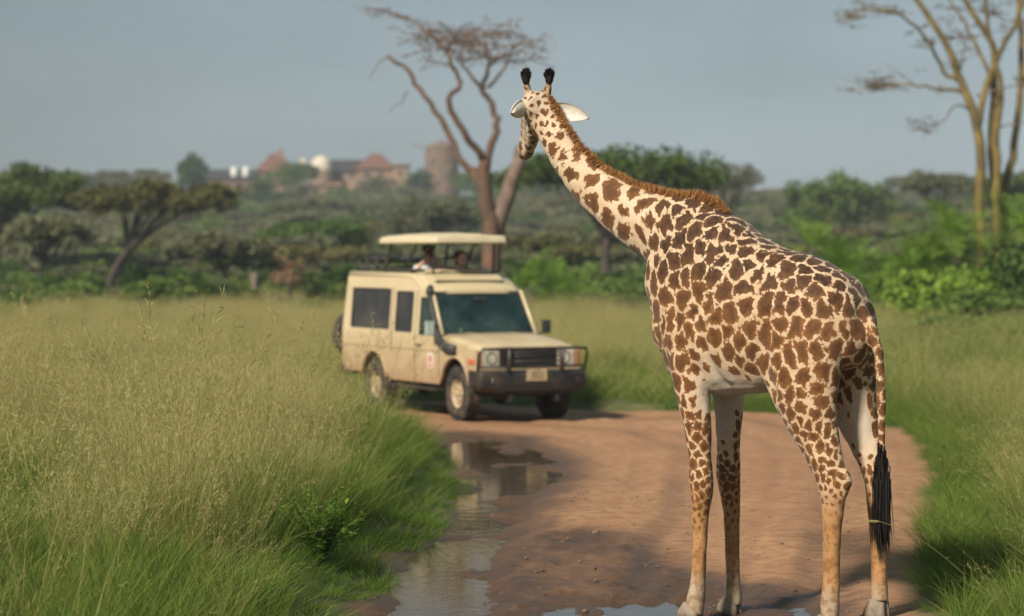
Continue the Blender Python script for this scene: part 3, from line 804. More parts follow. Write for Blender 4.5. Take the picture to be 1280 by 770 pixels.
# tail tuft
n = 2800; tz = rng.uniform(0, 1, n)
tp = np.array([np.array(TAIL[5]) * (1 - u) + np.array(TAIL[7]) * u if u > 0 else TAIL[5] for u in .85 + tz * .15]); tp = tp + rng.normal(0, .012, tp.shape)
tb = np.array(TAIL[6]); tzz = rng.uniform(-.22, .05, n) ; tww = .007 + .055 * np.clip(.05 - tzz, 0, .2); tp = tb + np.stack([rng.normal(0, 1, n) * tww, rng.normal(0, 1, n) * tww, tzz], 1)
link('tail_tuft', strands(tp, np.stack([rng.normal(0, .032, n), rng.normal(.0, .032, n), np.full(n, -1.)], 1), rng.uniform(.25, .56, n) * (.75 + .3 * tz), .0085, (.02, 0, 0), 4), M_BLACK, groot)
for s in (-1, 1):
    c = np.array(w2g(HC + Vector((s * .081, -.032, .190)))); n = 420
    d = rng.normal(0, 1, (n, 3)); d[:, 2] = np.abs(d[:, 2]) * 1.2 - .35; d /= np.linalg.norm(d, axis=1)[:, None]
    link('horn_tuft', strands(c + d * np.array([.024, .024, .04]) + np.array([0, 0, .015]), d * .55 + np.array([0, 0, .9]), rng.uniform(.014, .042, n), .007, (0, 0, 0), 5), M_BLACK, groot)
    MB().ball(c + np.array([0, 0, .015]), (.031, .031, .055), 12, 8).build('horn_tip', M_BLACK, groot, True)

# ------------------------------------------------------------------ safari vehicle
CB = R(26)
CO = Vector((-.055, 37.1, 0))
cgz = min(ground_z(CO.x, CO.y), ground_z(-1.4, 39.8))
car = empty('safari_vehicle', (CO.x, CO.y, cgz - .01), math.pi + CB)      # local y is forward, x the car's own right
car.scale = (.955, 1, 1)
tag(car, 'cream four wheel drive safari vehicle with raised roof on the muddy track', 'vehicle')

def M_paint():
    m = mat_new('cream_paint'); t = NT(m); p = t.obj()
    base = t.ramp(t.noise(1.3, 4, p), [(.3, (.49, .405, .245)), (.7, (.56, .47, .29))])
    sp_ = t.n('ShaderNodeSeparateXYZ'); t.l(p, sp_.inputs[0])
    mr = t.n('ShaderNodeMapRange'); mr.inputs[1].default_value = 1.30; mr.inputs[2].default_value = .5; t.l(t.math('ADD', sp_.outputs[2], t.math('MULTIPLY', t.math('SUBTRACT', t.noise(5, 5, p), .5), .7)), mr.inputs[0])
    base = t.mix(t.math('MULTIPLY', mr.outputs[0], .9), base, (.31, .205, .115))
    spl = t.ramp(t.noise(34, 4, p), [(.52, (0, 0, 0)), (.66, (1, 1, 1))])
    base = t.mix(t.math('MULTIPLY', spl, t.math('MULTIPLY', mr.outputs[0], .9)), base, (.24, .15, .08))
    t.principled(base, t.math('ADD', .34, t.math('MULTIPLY', mr.outputs[0], .4)), t.bump(t.noise(120, 2, p), .04, .002), spec=.45)
    return m
PAINT = M_paint()
BLACKM = M_simple('black_steel', (.018, .018, .019), .45, .35, 9, dirt=(.06, .045, .03))
RUBBER = M_simple('tyre_rubber', (.022, .021, .021), .85, .3, 12, bump=.3, dirt=(.12, .08, .05))
RIM = M_simple('tan_rim', (.40, .31, .18), .5, .25, 10, dirt=(.2, .13, .075))
CHROME = M_simple('lamp_reflector', (.60, .57, .50), .4, .15, 20, metal=.15)
AMBER = M_simple('amber_lens', (.40, .16, .06), .3, .2, 20, dirt=(.30, .20, .12))
TRIM = M_simple('dark_trim', (.03, .03, .032), .6, .3, 10)
SEAT = M_simple('grey_seat', (.24, .235, .22), .85, .25, 8)
PLATE = M_simple('dusty_plate', (.46, .36, .20), .6, .2, 15, dirt=(.22, .15, .09))
CANV = M_simple('canopy_cream', (.55, .47, .31), .6, .1, 3)
def M_glass(name, tint, rough=.02, mixv=.55, d1=(.10, .10, .10), d2=(.22, .20, .17)):
    m = mat_new(name); t = NT(m)
    gl_ = t.n('ShaderNodeBsdfGlossy'); gl_.inputs['Roughness'].default_value = rough
    tr_ = t.n('ShaderNodeBsdfTransparent'); tr_.inputs[0].default_value = (*tint, 1)
    fr_ = t.n('ShaderNodeFresnel'); fr_.inputs[0].default_value = 1.5
    df = t.n('ShaderNodeBsdfDiffuse'); t.l(t.ramp(t.noise(1.6, 4, t.obj()), [(.42, d1), (.62, d2)]), df.inputs[0])
    a = t.n('ShaderNodeMixShader'); t.l(fr_.outputs[0], a.inputs[0]); t.l(tr_.outputs[0], a.inputs[1]); t.l(gl_.outputs[0], a.inputs[2])
    b = t.n('ShaderNodeMixShader'); b.inputs[0].default_value = mixv; t.l(a.outputs[0], b.inputs[1]); t.l(df.outputs[0], b.inputs[2])
    o = t.n('ShaderNodeOutputMaterial'); t.l(b.outputs[0], o.inputs[0]); return m
GLASS = M_glass('windscreen_glass', (.45, .70, .62), .02, .10, (.02, .05, .05), (.20, .30, .27)); TINT = M_glass('tinted_glass', (.22, .24, .26), .03, .22); LENS = M_glass('lamp_lens', (.9, .9, .9), .05, .12)  # windscreen: patchy teal diffuse paints green reflections into the glass colour

def arc(c, r, a0, a1, n=12):
    return [(c[0] + r * math.cos(R(a0 + (a1 - a0) * i / n)), c[1] + r * math.sin(R(a0 + (a1 - a0) * i / n))) for i in range(n + 1)]
def rrect(y0, y1, z0, z1, r=.05):
    return arc((y1 - r, z0 + r), r, -90, 0, 4) + arc((y1 - r, z1 - r), r, 0, 90, 4) + arc((y0 + r, z1 - r), r, 90, 180, 4) + arc((y0 + r, z0 + r), r, 180, 270, 4)
def sheet(name, outline, holes, fn, thick, mat, parent, bevel=0.0):
    "a flat outline with holes, mapped by fn(u, v, depth) to space and given thickness"
    bm = bmesh.new(); es = []
    for lp in [outline] + holes:
        vs = [bm.verts.new((u, v, 0)) for u, v in lp]
        es += [bm.edges.new((vs[i], vs[(i + 1) % len(vs)])) for i in range(len(vs))]
    bmesh.ops.triangle_fill(bm, use_beauty=True, use_dissolve=False, edges=es)
    bmesh.ops.recalc_face_normals(bm, faces=bm.faces)
    ex = bmesh.ops.extrude_face_region(bm, geom=list(bm.faces))
    for v in [e for e in ex['geom'] if isinstance(e, bmesh.types.BMVert)]: v.co.z = 1
    for v in bm.verts: v.co = Vector(fn(v.co.x, v.co.y, v.co.z * thick))
    bmesh.ops.recalc_face_normals(bm, faces=bm.faces)
    me = bpy.data.meshes.new(name); bm.to_mesh(me); bm.free()
    o = link(name, me, mat, parent)
    if bevel:
        m = o.modifiers.new('bevel', 'BEVEL'); m.width = bevel; m.segments = 2; m.limit_method = 'ANGLE'; m.angle_limit = R(40)
    return o

HW = .87
def wall_x(z): return HW - .0 - .085 * max(0, (z - 1.15)) ** 1.1 - .16 * max(0, z - 1.95)       # tumblehome
side_out = ([(.66, .58), (.66, 1.04), (.3, 1.09), (-.55, 1.16), (-.66, 1.22), (-1.06, 1.83), (-1.30, 1.90), (-1.72, 2.075), (-4.20, 2.115), (-4.27, 2.04), (-4.32, 1.2), (-4.32, .70), (-4.2, .58)]
            + arc((-2.98, .42), .50, 162, 18, 12)[::1] + [(-2.40, .50), (-.58, .50)] + arc((0, .42), .49, 162, 18, 12) + [(.55, .56)])
# the outline runs from the front round the roof to the rear and back along the sill
win_rear = rrect(-4.02, -2.46, 1.25, 1.875); win_mid = rrect(-2.27, -1.60, 1.225, 1.84)
win_front = [(-1.36, 1.20), (-.76, 1.20), (-.72, 1.24), (-1.06, 1.72), (-1.12, 1.76), (-1.36, 1.76)]
for s in (1, -1):
    sheet('side_panel', side_out, [win_rear, win_mid, win_front], lambda u, v, d, s=s: (s * (wall_x(v) - d), u, v), .04, PAINT, car, .008)
    for lp in (win_rear, win_mid, win_front):
        c = (sum(p[0] for p in lp) / len(lp), sum(p[1] for p in lp) / len(lp))
        big = [((p[0] - c[0]) * 1.02 + c[0], (p[1] - c[1]) * 1.02 + c[1]) for p in lp]
        sml = [((p[0] - c[0]) * .94 + c[0], (p[1] - c[1]) * .94 + c[1]) for p in lp]
        wo = sheet('window', big, [], lambda u, v, d, s=s: (s * (wall_x(v) - .022 - d), u, v), .006, TINT if lp is not win_front else GLASS, car)
        sheet('window_seal', big, [sml], lambda u, v, d, s=s: (s * (wall_x(v) - .010 - d), u, v), .011, TRIM, wo)
    # door seams, handle, trim strip
    for yy, z0, z1 in ((-.60, .62, 1.17), (-1.47, .56, 1.86), (-2.36, .93, 1.9)):
        m = MB(); k = 8
        pts = [(s * (wall_x(z0 + (z1 - z0) * i / k) + .001), yy, z0 + (z1 - z0) * i / k) for i in range(k + 1)]
        m.tube(pts, .006, 6); m.build('panel_seam', TRIM, car)
    MB().tube([(s * (HW + .005), -1.40, 1.06), (s * (HW + .035), -1.37, 1.06), (s * (HW + .035), -1.25, 1.06), (s * (HW + .005), -1.22, 1.06)], .011, 8).build('door_handle', BLACKM, car)
    m = MB(); m.box((s * (HW - .005) if s > 0 else -HW - .012, -4.28, .985), (s * (HW + .012) if s > 0 else -HW + .005, -.62, 1.005)); m.build('belt_moulding', PAINT, car, bevel=.004)
    # wheel arch flares
    for yc in (0, -2.98):
        m = MB(); m.tube([(s * (HW + .012), yc + .50 * math.cos(R(a)), .42 + .50 * math.sin(R(a))) for a in range(12, 169, 12)], [(.035, .018)] * 14, 8, lat=(1, 0, 0)); m.build('wheel_arch', PAINT, car, True)
    # running board
    m = MB(); m.box((min(s * .70, s * .93), -2.40, .40), (max(s * .70, s * .93), -.60, .45)); m.build('side_step', BLACKM, car, bevel=.012)
# roof with the hatch opening; a slanted front part
hx, hy0, hy1 = .50, -3.35, -1.86
def roof_z(u, v): return 2.075 - (v + 1.72) * .016 + .055 * (1 - (u / .76) ** 2)
sheet('roof', [(-.765, -4.25), (.765, -4.25), (.765, -3.0), (.765, -1.72), (0.4, -1.72), (0, -1.72), (-.4, -1.72), (-.765, -1.72), (-.765, -3.0)], [[(-hx, hy0), (hx, hy0), (hx, hy1), (0, hy1), (-hx, hy1)]], lambda u, v, d: (u, v, roof_z(u, v) - .012 - d), .04, PAINT, car)
m = MB()
prof = [(-1.03, 1.80), (-1.12, 1.885), (-1.30, 1.93), (-1.55, 2.04), (-1.735, 2.115)]
nn = 13
vs = []
for i, (yy, zz) in enumerate(prof):
    for k in range(nn):
        u = -1 + 2 * k / (nn - 1); hw = wall_x(zz) - .012
        vs.append((u * hw, yy + .05 * abs(u) ** 3 * -1, zz + (.03 * (1 - u * u) if i > 0 else .01 * (1 - u * u)) - .035 * max(0, abs(u) - .8) * 5 * .6))
fs = [(i * nn + k, i * nn + k + 1, (i + 1) * nn + k + 1, (i + 1) * nn + k) for i in range(len(prof) - 1) for k in range(nn - 1)]
m.add(vs, fs); o = m.build('cab_roof', PAINT, car, True); md = o.modifiers.new('s', 'SOLIDIFY'); md.thickness = .03; md.offset = 0
# rounded roof rail between walls and roof
for s in (1, -1):
    MB().tube([(s * .735, -4.22, 2.085), (s * .735, -1.9, 2.062), (s * .745, -1.72, 2.045), (s * .765, -1.32, 1.885), (s * .78, -1.08, 1.81)], [.05, .05, .05, .042, .036], 10).build('roof_edge', PAINT, car, True)
m = MB(); m.tube([(-hx, hy0, 2.17), (hx, hy0, 2.17), (hx, hy1, 2.145), (-hx, hy1, 2.145), (-hx, hy0, 2.17)], .028, 8); m.build('hatch_rim', BLACKM, car)
m = MB(); m.box((-.62, -1.62, 2.105), (.62, -1.55, 2.125)); m.box((-.58, -1.33, 1.985), (.58, -1.30, 2.005)); m.build('roof_trim', BLACKM, car, bevel=.006)
sheet('front_hatch_panel', rrect(-.60, .60, 0, 1, .06), [], lambda u, v, d: (u, -1.34 - .36 * v, 1.985 + .158 * v + .02 * (1 - (u / .6) ** 2) + .022 - d), .03, PAINT, car, .008)
# rear wall
sheet('rear_panel', rrect(-.83, .83, .60, 2.05, .06), [rrect(-.55, .55, 1.25, 1.85)], lambda u, v, d: (u * (wall_x(v) / HW), -4.33 + d + .05 * max(0, v - 1.2), v), .03, PAINT, car, .01)
sheet('rear_window', rrect(-.57, .57, 1.23, 1.87), [], lambda u, v, d: (u, -4.31 + d + .05 * max(0, v - 1.2), v), .005, TINT, car)
MB().box((-.85, -4.45, .50), (.85, -4.30, .66)).build('rear_bumper', BLACKM, car, bevel=.02)
# floor, dash, firewall, inner arches: the inside is closed and dark
m = MB(); m.box((-.80, -4.28, .52), (.80, -.45, .57)); m.build('floor', TRIM, car)
m = MB(); m.box((-.80, -.58, .55), (.80, -.50, 1.12)); m.box((-.78, -.95, 1.02), (.78, -.52, 1.17)); m.build('dashboard', TRIM, car, bevel=.03)
for yc in (0, -2.98):
    for s in (1, -1):
        m = MB(); m.tube([(s * .46, yc + .46 * math.cos(R(a)), .44 + .46 * math.sin(R(a))) for a in range(-8, 190, 18)], [(.33, .012)] * 11, 8, lat=(1, 0, 0)); m.build('wheel_well', TRIM, car)
# a low bench the passengers stand on, and seats
MB().box((-.45, -2.95, .565), (.45, -1.75, .725)).build('bench', SEAT, car, bevel=.03)
def seat(x, y, z=.60):
    m = MB(); m.box((x - .24, y - .25, z), (x + .24, y + .25, z + .30)); m.box((x - .23, y - .33, z + .25), (x + .23, y - .20, z + .85)); m.box((x - .13, y - .33, z + .87), (x + .13, y - .24, z + 1.06)); return m.build('seat', SEAT, car, bevel=.04)
for x_, y_ in ((.40, -1.32), (-.40, -1.32), (.52, -3.7), (-.52, -3.7)): seat(x_, y_)
sw = MB(); sw.lathe([(0 + .014 * math.sin(R(a)), .19 + .014 * math.cos(R(a))) for a in range(0, 360, 45)], (.40, -.98, 1.17), (0, -.8, .55), 24, True); sw.tube([(.40, -.98, 1.17), (.40, -.72, 1.0)], .03, 8); sw.build('steering_wheel', TRIM, car, True)
# bonnet and wings
m = MB(); prof = [(.66, 1.00), (.655, 1.05), (.60, 1.083), (.30, 1.13), (-.15, 1.175), (-.58, 1.215)]; nn = 15; vs = []
for yy, zz in prof:
    for k in range(nn):
        u = -1 + 2 * k / (nn - 1); hw = .845
        vs.append((u * hw, yy - .04 * u ** 4, zz + .022 * (1 - u * u) - .05 * max(0, abs(u) - .86) * 5 + .012 * math.exp(-((abs(u) - .42) / .06) ** 2)))
m.add(vs, [(i * nn + k, i * nn + k + 1, (i + 1) * nn + k + 1, (i + 1) * nn + k) for i in range(len(prof) - 1) for k in range(nn - 1)])
o = m.build('bonnet', PAINT, car, True); md = o.modifiers.new('s', 'SOLIDIFY'); md.thickness = .02; md.offset = 0
m = MB(); m.box((-.80, -.66, 1.165), (.80, -.55, 1.225)); m.build('cowl', TRIM, car, bevel=.01)
for s in (1, -1):   # windscreen pillars
    MB().tube([(s * .80, -.62, 1.20), (s * .755, -1.06, 1.83)], [(.035, .045), (.032, .04)], 8, lat=(1, 0, 0)).build('windscreen_pillar', PAINT, car, True)
def wsf(u, v, d): return (u * (1 - .06 * v), -.625 - .43 * v - d, 1.215 + .615 * v - d * .6)
ws = sheet('windscreen', rrect(-.775, .775, 0, 1, .05), [], wsf, .006, GLASS, car)
sheet('windscreen_seal', rrect(-.79, .79, -.02, 1.02, .06), [rrect(-.745, .745, .045, .955, .05)], lambda u, v, d: wsf(u, v, d - .006), .012, TRIM, ws)
sheet('sticker', rrect(-.10, .06, .22, .30, .01), [], lambda u, v, d: wsf(u, v, d + .008), .001, M_simple('sticker_white', (.6, .62, .6), .6, .1), ws)
MB().box((-.10, -.98, 1.70), (.10, -.95, 1.77)).build('rear_view_mirror', TRIM, car, bevel=.012)
for x_ in (.42, -.22):
    MB().tube([(x_, -.60, 1.235), (x_ - .20, -.66, 1.275), (x_ - .42, -.665, 1.27)], [.012, .009, .007], 6).build('wiper', BLACKM, car)
# front: grille, lamps
m = MB(); m.box((-.46, .655, .80), (.46, .668, 1.035)); g_ = m.build('grille', BLACKM, car)
for zz in (.84, .885, .93, .975, 1.015):
    MB().box((-.44, .667, zz - .007), (.44, .682, zz + .007)).build('grille_bar', TRIM, g_)
m = MB(); m.box((-.84, .63, .70), (.84, .652, .80)); m.build('front_valance', PAINT, car, bevel=.01)
for s in (1, -1):
    m = MB(); m.box((min(s * .47, s * .845), .63, .79), (max(s * .47, s * .845), .654, 1.04)); sur = m.build('headlight', CHROME, car, bevel=.012)
    m = MB(); m.box((min(s * .485, s * .76), .656, .81), (max(s * .485, s * .76), .672, 1.02)); m.build('lens', M_simple('lamp_glass', (.50, .46, .37), .2, .25, 14), sur, bevel=.02)
    m = MB(); m.lathe([(0, .088), (.002, .078), (.0, .074)], (s * .61, .676, .915), (0, 1, 0), 20); m.build('bulb_bowl', BLACKM, sur, True)
    m = MB(); m.box((min(s * .772, s * .85), .652, .81), (max(s * .772, s * .85), .67, 1.02)); m.build('indicator', AMBER, sur, bevel=.015)
    m = MB(); m.box((min(s * .866, s * .884), .42, .83), (max(s * .866, s * .884), .62, .90)); m.build('wing_indicator', M_simple('red_lens', (.5, .10, .05), .3, .1), car, bevel=.008)
# bull bar and bumper
bbm = MB(); bbm.add([], [])
prof = [(.80, .42), (.90, .46), (.92, .56), (.92, .70), (.86, .745), (.70, .745), (.70, .45)]
xs = [-.92, -.86, -.45, .45, .86, .92]; back = [.20, .07, 0, 0, .07, .20]; lift = [.10, .04, 0, 0, .04, .10]
vs = [(x_, yy - b_, zz + (l_ if zz < .5 else 0)) for x_, b_, l_ in zip(xs, back, lift) for yy, zz in prof]; k = len(prof)
bbm.add(vs, [(i * k + j, i * k + (j + 1) % k, (i + 1) * k + (j + 1) % k, (i + 1) * k + j) for i in range(5) for j in range(k)] + [tuple(range(k)), tuple(5 * k + j for j in range(k))[::-1]])
bump = bbm.build('steel_bumper', BLACKM, car, bevel=.012)
b2 = MB()
b2.tube([(.885, .76, .74), (.90, .82, .98), (.86, .86, 1.055), (.45, .90, 1.06), (-.45, .90, 1.06), (-.86, .86, 1.055), (-.90, .82, .98), (-.885, .76, .74)], .022, 10)
for x_ in (.44, -.44): b2.tube([(x_, .89, .72), (x_, .90, .9), (x_, .89, 1.085)], [(.032, .05)] * 3, 8, lat=(1, 0, 0))
b2.tube([(.88, .80, .80), (.44, .89, .81), (-.44, .89, .81), (-.88, .80, .80)], .014, 8)
for zz in (.88, .95, 1.0): b2.tube([(.44, .895, zz), (-.44, .895, zz)], .011, 8)
b2.build('bull_bar', BLACKM, bump, True)
for s in (1, -1):
    m = MB(); m.lathe([(-.06, .0), (-.06, .045), (0, .055), (.012, .05), (.012, 0)], (s * .66, .865, .62), (0, 1, 0), 16); m.build('fog_lamp', CHROME, bump, True)
    m = MB(); m.box((min(s * .35, s * .42), .66, .30), (max(s * .35, s * .42), .86, .44)); m.build('tow_point', BLACKM, bump, bevel=.01)
pl = MB(); pl.box((-.17, .925, .60), (.17, .935, .765)); plate = pl.build('number_plate', PLATE, bump, bevel=.006)
m = MB(); m.box((-.11, .936, .64), (-.03, .9385, .73)); m.box((.0, .936, .64), (.10, .9385, .73)); m.build('worn_lettering', M_simple('worn_ink', (.30, .22, .13), .8, .4, 30), plate)
# chassis and axles
m = MB()
for s in (1, -1): m.box((s * .42 - .05, -4.2, .40), (s * .42 + .05, .75, .52))
m.tube([(-.7, 0, .40), (.7, 0, .40)], .06, 10); m.tube([(-.7, -2.98, .40), (.7, -2.98, .40)], .065, 10); m.ball((.12, 0, .38), .15); m.ball((0, -2.98, .39), .16)
m.box((-.40, -1.4, .36), (.40, .4, .55)); m.build('chassis', TRIM, car)
# wheels
def wheel_parts(name, parent, c, s, rx=.385):
    root_ = MB(); r0 = .215
    tprof = [(-.105, r0), (-.118, r0 + .05), (-.120, .30), (-.105, .36), (-.085, rx), (-.03, rx + .003), (.03, rx + .003), (.085, rx), (.105, .36), (.120, .30), (.118, r0 + .05), (.105, r0)]
    root_.lathe(tprof, c, (s, 0, 0), 40, True)
    tyre = root_.build(name, RUBBER, parent, True)
    tb_ = MB()
    for k in range(34):
        a = 2 * math.pi * k / 34; ca, sa = math.cos(a), math.sin(a)
        for side in (-1, 1):
            mm = Matrix.Translation(c) @ Matrix.Rotation(a + side * .045, 4, 'X')
            tb_.box((side * .020 if side > 0 else -.105, -.022, rx - .01), (.105 if side > 0 else -.020, .022, rx + .012), mm)
    tb_.build('tread', RUBBER, tyre)
    rm_ = MB(); rm_.lathe([(-.09, .216), (.085, .222), (.095, .210), (.07, .195), (.045, .185), (.035, .13), (.055, .10), (.06, .07), (.075, .055), (.075, .0)], c, (s, 0, 0), 32)
    rim_ = rm_.build('rim', RIM, tyre, True)
    for k in range(6):
        a = 2 * math.pi * k / 6
        MB().lathe([(.0, .016), (.015, .014), (.017, 0)], (c[0] + s * .056, c[1] + .085 * math.cos(a), c[2] + .085 * math.sin(a)), (s, 0, 0), 6).build('wheel_nut', CHROME, rim_)
    m_ = MB()
    for k in range(8):
        a = 2 * math.pi * (k + .5) / 8; m_.ball((c[0] + s * .0405, c[1] + .160 * math.cos(a), c[2] + .160 * math.sin(a)), (.010, .020, .020), 8, 6)
    tag(m_.build('rim_holes', TRIM, rim_), kind='stuff')
for s in (1, -1):
    for yc in (0, -2.98): wheel_parts('wheel', car, (s * .755, yc, .40), s)
# the spare hangs on the back: its axis runs along the car
sp = MB(); tprof = [(-.105, .215), (-.12, .28), (-.105, .36), (-.085, .385), (.085, .385), (.105, .36), (.12, .28), (.105, .215)]
sp.lathe(tprof, (.53, -4.56, 1.12), (0, -1, 0), 36, True); spt = sp.build('spare_wheel', RUBBER, car, True)
spm = MB(); spm.lathe([(.09, .217), (.06, .19), (.03, .12), (.06, .06), (.06, 0)], (.53, -4.56, 1.12), (0, -1, 0), 24); spm.tube([(.53, -4.58, 1.12), (.53, -4.3, 1.12)], .05, 8); spm.build('rim', RIM, spt, True)
# snorkel on the car's right
m = MB(); m.tube([(.90, .02, 1.02), (.905, -.30, 1.05), (.90, -.52, 1.12), (.87, -.66, 1.25), (.835, -.90, 1.58), (.815, -1.03, 1.76), (.815, -1.03, 1.80)], [(.045, .075), (.05, .08), (.05, .075), (.045, .055), (.045, .05), (.045, .045), (.05, .05)], 12, lat=(1, 0, 0))
sn = m.build('snorkel', TRIM, car, True)
MB().tube([(.815, -1.05, 1.79), (.815, -1.03, 1.88), (.815, -1.00, 1.90)], [(.055, .06), (.062, .075), (.05, .06)], 12, lat=(1, 0, 0)).build('snorkel_head', TRIM, sn, True)
# mirrors
for s in (1, -1):
    m = MB(); m.tube([(s * .85, -.72, 1.20), (s * .97, -.66, 1.24), (s * 1.02, -.66, 1.28)], .014, 8); m.box((min(s * .93, s * 1.06), -.70, 1.22), (max(s * .93, s * 1.06), -.63, 1.42)); mr_ = m.build('side_mirror', TRIM if s < 0 else M_simple('mirror_shell', (.35, .42, .38), .35, .2), car, bevel=.02)
# door emblem: a white panel with a red badge
em = MB(); em.box((.8705, -1.00, .73), (.8775, -.78, .95)); emb = em.build('door_emblem', M_simple('emblem_white', (.60, .50, .42), .6, .15, 20), car)
m = MB(); m.lathe([(0, .0), (0, .055), (.002, .055), (.002, 0)], (.8775, -.89, .86), (1, 0, 0), 20); m.box((.878, -.97, .755), (.8795, -.81, .785)); m.build('emblem_print', M_simple('emblem_red', (.42, .15, .12), .6, .3, 30), emb)
# roof rack rails at the rear of the roof
rk = MB()
for x_ in (.62, -.62):
    rk.tube([(x_, -4.22, 2.18), (x_, -1.95, 2.16)], .016, 8); rk.tube([(x_, -4.22, 2.33), (x_, -3.1, 2.33)], .016, 8)
for i in range(4):
    yy = -4.22 + i * .373
    for x_ in (.62, -.62): rk.tube([(x_, yy, 2.10), (x_, yy, 2.33)], .013, 6)
for yy in (-4.22, -3.98, -3.74, -3.50): rk.tube([(-.62, yy, 2.20), (.62, yy, 2.20)], .016, 6)
rk.tube([(-.62, -4.22, 2.33), (.62, -4.22, 2.33)], .016, 8)
rk.build('roof_rack', BLACKM, car, True)
for i in range(6):
    yy = -4.16 + i * .13
    MB().box((-.58, yy - .035, 2.255), (.58, yy + .035, 2.275)).build('rack_slat', BLACKM, car)
m = MB(); m.box((-.50, -4.15, 2.28), (-.05, -3.75, 2.36)); m.box((.05, -4.12, 2.28), (.45, -3.8, 2.38)); m.build('strapped_gear', TRIM, car, bevel=.03)
# pop-up canopy on struts
cp = MB(); vs = []; nx_, ny_ = 9, 9
for lay_ in (0, 1):
    for j in range(ny_):
        for i in range(nx_):
            u = -1 + 2 * i / (nx_ - 1); v = -1 + 2 * j / (ny_ - 1)
            vs.append((u * .62 * (1 if lay_ == 0 else .96), -2.33 + v * 1.09 * (1 if lay_ == 0 else .97), (2.56 if lay_ == 0 else 2.665 + .05 * (1 - u * u) * (1 - .5 * v * v)) + .012 * math.sin(i * 2.1 + j) * lay_))
k = nx_ * ny_
fs = [(j * nx_ + i, (j + 1) * nx_ + i, (j + 1) * nx_ + i + 1, j * nx_ + i + 1) for j in range(ny_ - 1) for i in range(nx_ - 1)]
fs += [tuple(q + k for q in f[::-1]) for f in fs]
ring = [i for i in range(nx_)] + [j * nx_ + nx_ - 1 for j in range(1, ny_)] + [(ny_ - 1) * nx_ + i for i in range(nx_ - 2, -1, -1)] + [j * nx_ for j in range(ny_ - 2, 0, -1)]
fs += [(ring[i], ring[(i + 1) % len(ring)], ring[(i + 1) % len(ring)] + k, ring[i] + k) for i in range(len(ring))]
cp.add(vs, fs); o = cp.build('canopy', CANV, car, True, bevel=.025, seg=3)
for x_ in (.52, -.52):
    for yy, lean in ((-3.15, -.18), (-1.5, -.05)):
        MB().tube([(x_, yy + lean, 2.12 if yy < -2 else 2.07), (x_ * .98, yy, 2.575)], .02, 8).build('canopy_strut', BLACKM, car)
    MB().tube([(x_, -2.6, 2.13), (x_ * .98, -2.15, 2.575)], .014, 8).build('canopy_strut', BLACKM, car)

# ------------------------------------------------------------------ the two people standing in the hatch
def car_w(p): return car.matrix_basis @ Vector(p)
def skin_mesh(name, pts, edges, root_i=0, sub=2):
    me = bpy.data.meshes.new(name); me.from_pydata([p[:3] for p in pts], edges, []); o = link(name + '_tmp', me)
    md = o.modifiers.new('skin', 'SKIN'); md.use_smooth_shade = True
    for i, p in enumerate(pts):
        sv = me.skin_vertices[0].data[i]; r_ = p[3]; sv.radius = r_ if isinstance(r_, tuple) else (r_, r_); sv.use_root = (i == root_i)
    md = o.modifiers.new('sub', 'SUBSURF'); md.levels = sub; md.render_levels = sub
    ev = o.evaluated_get(bpy.context.evaluated_depsgraph_get()); r_me = bpy.data.meshes.new_from_object(ev); bpy.data.objects.remove(o); smooth(r_me); return r_me
SKIN = M_simple('skin', (.62, .37, .27), .55, .12, 9)
HAIR = M_simple('dark_hair', (.016, .011, .009), .5, .4, 40)
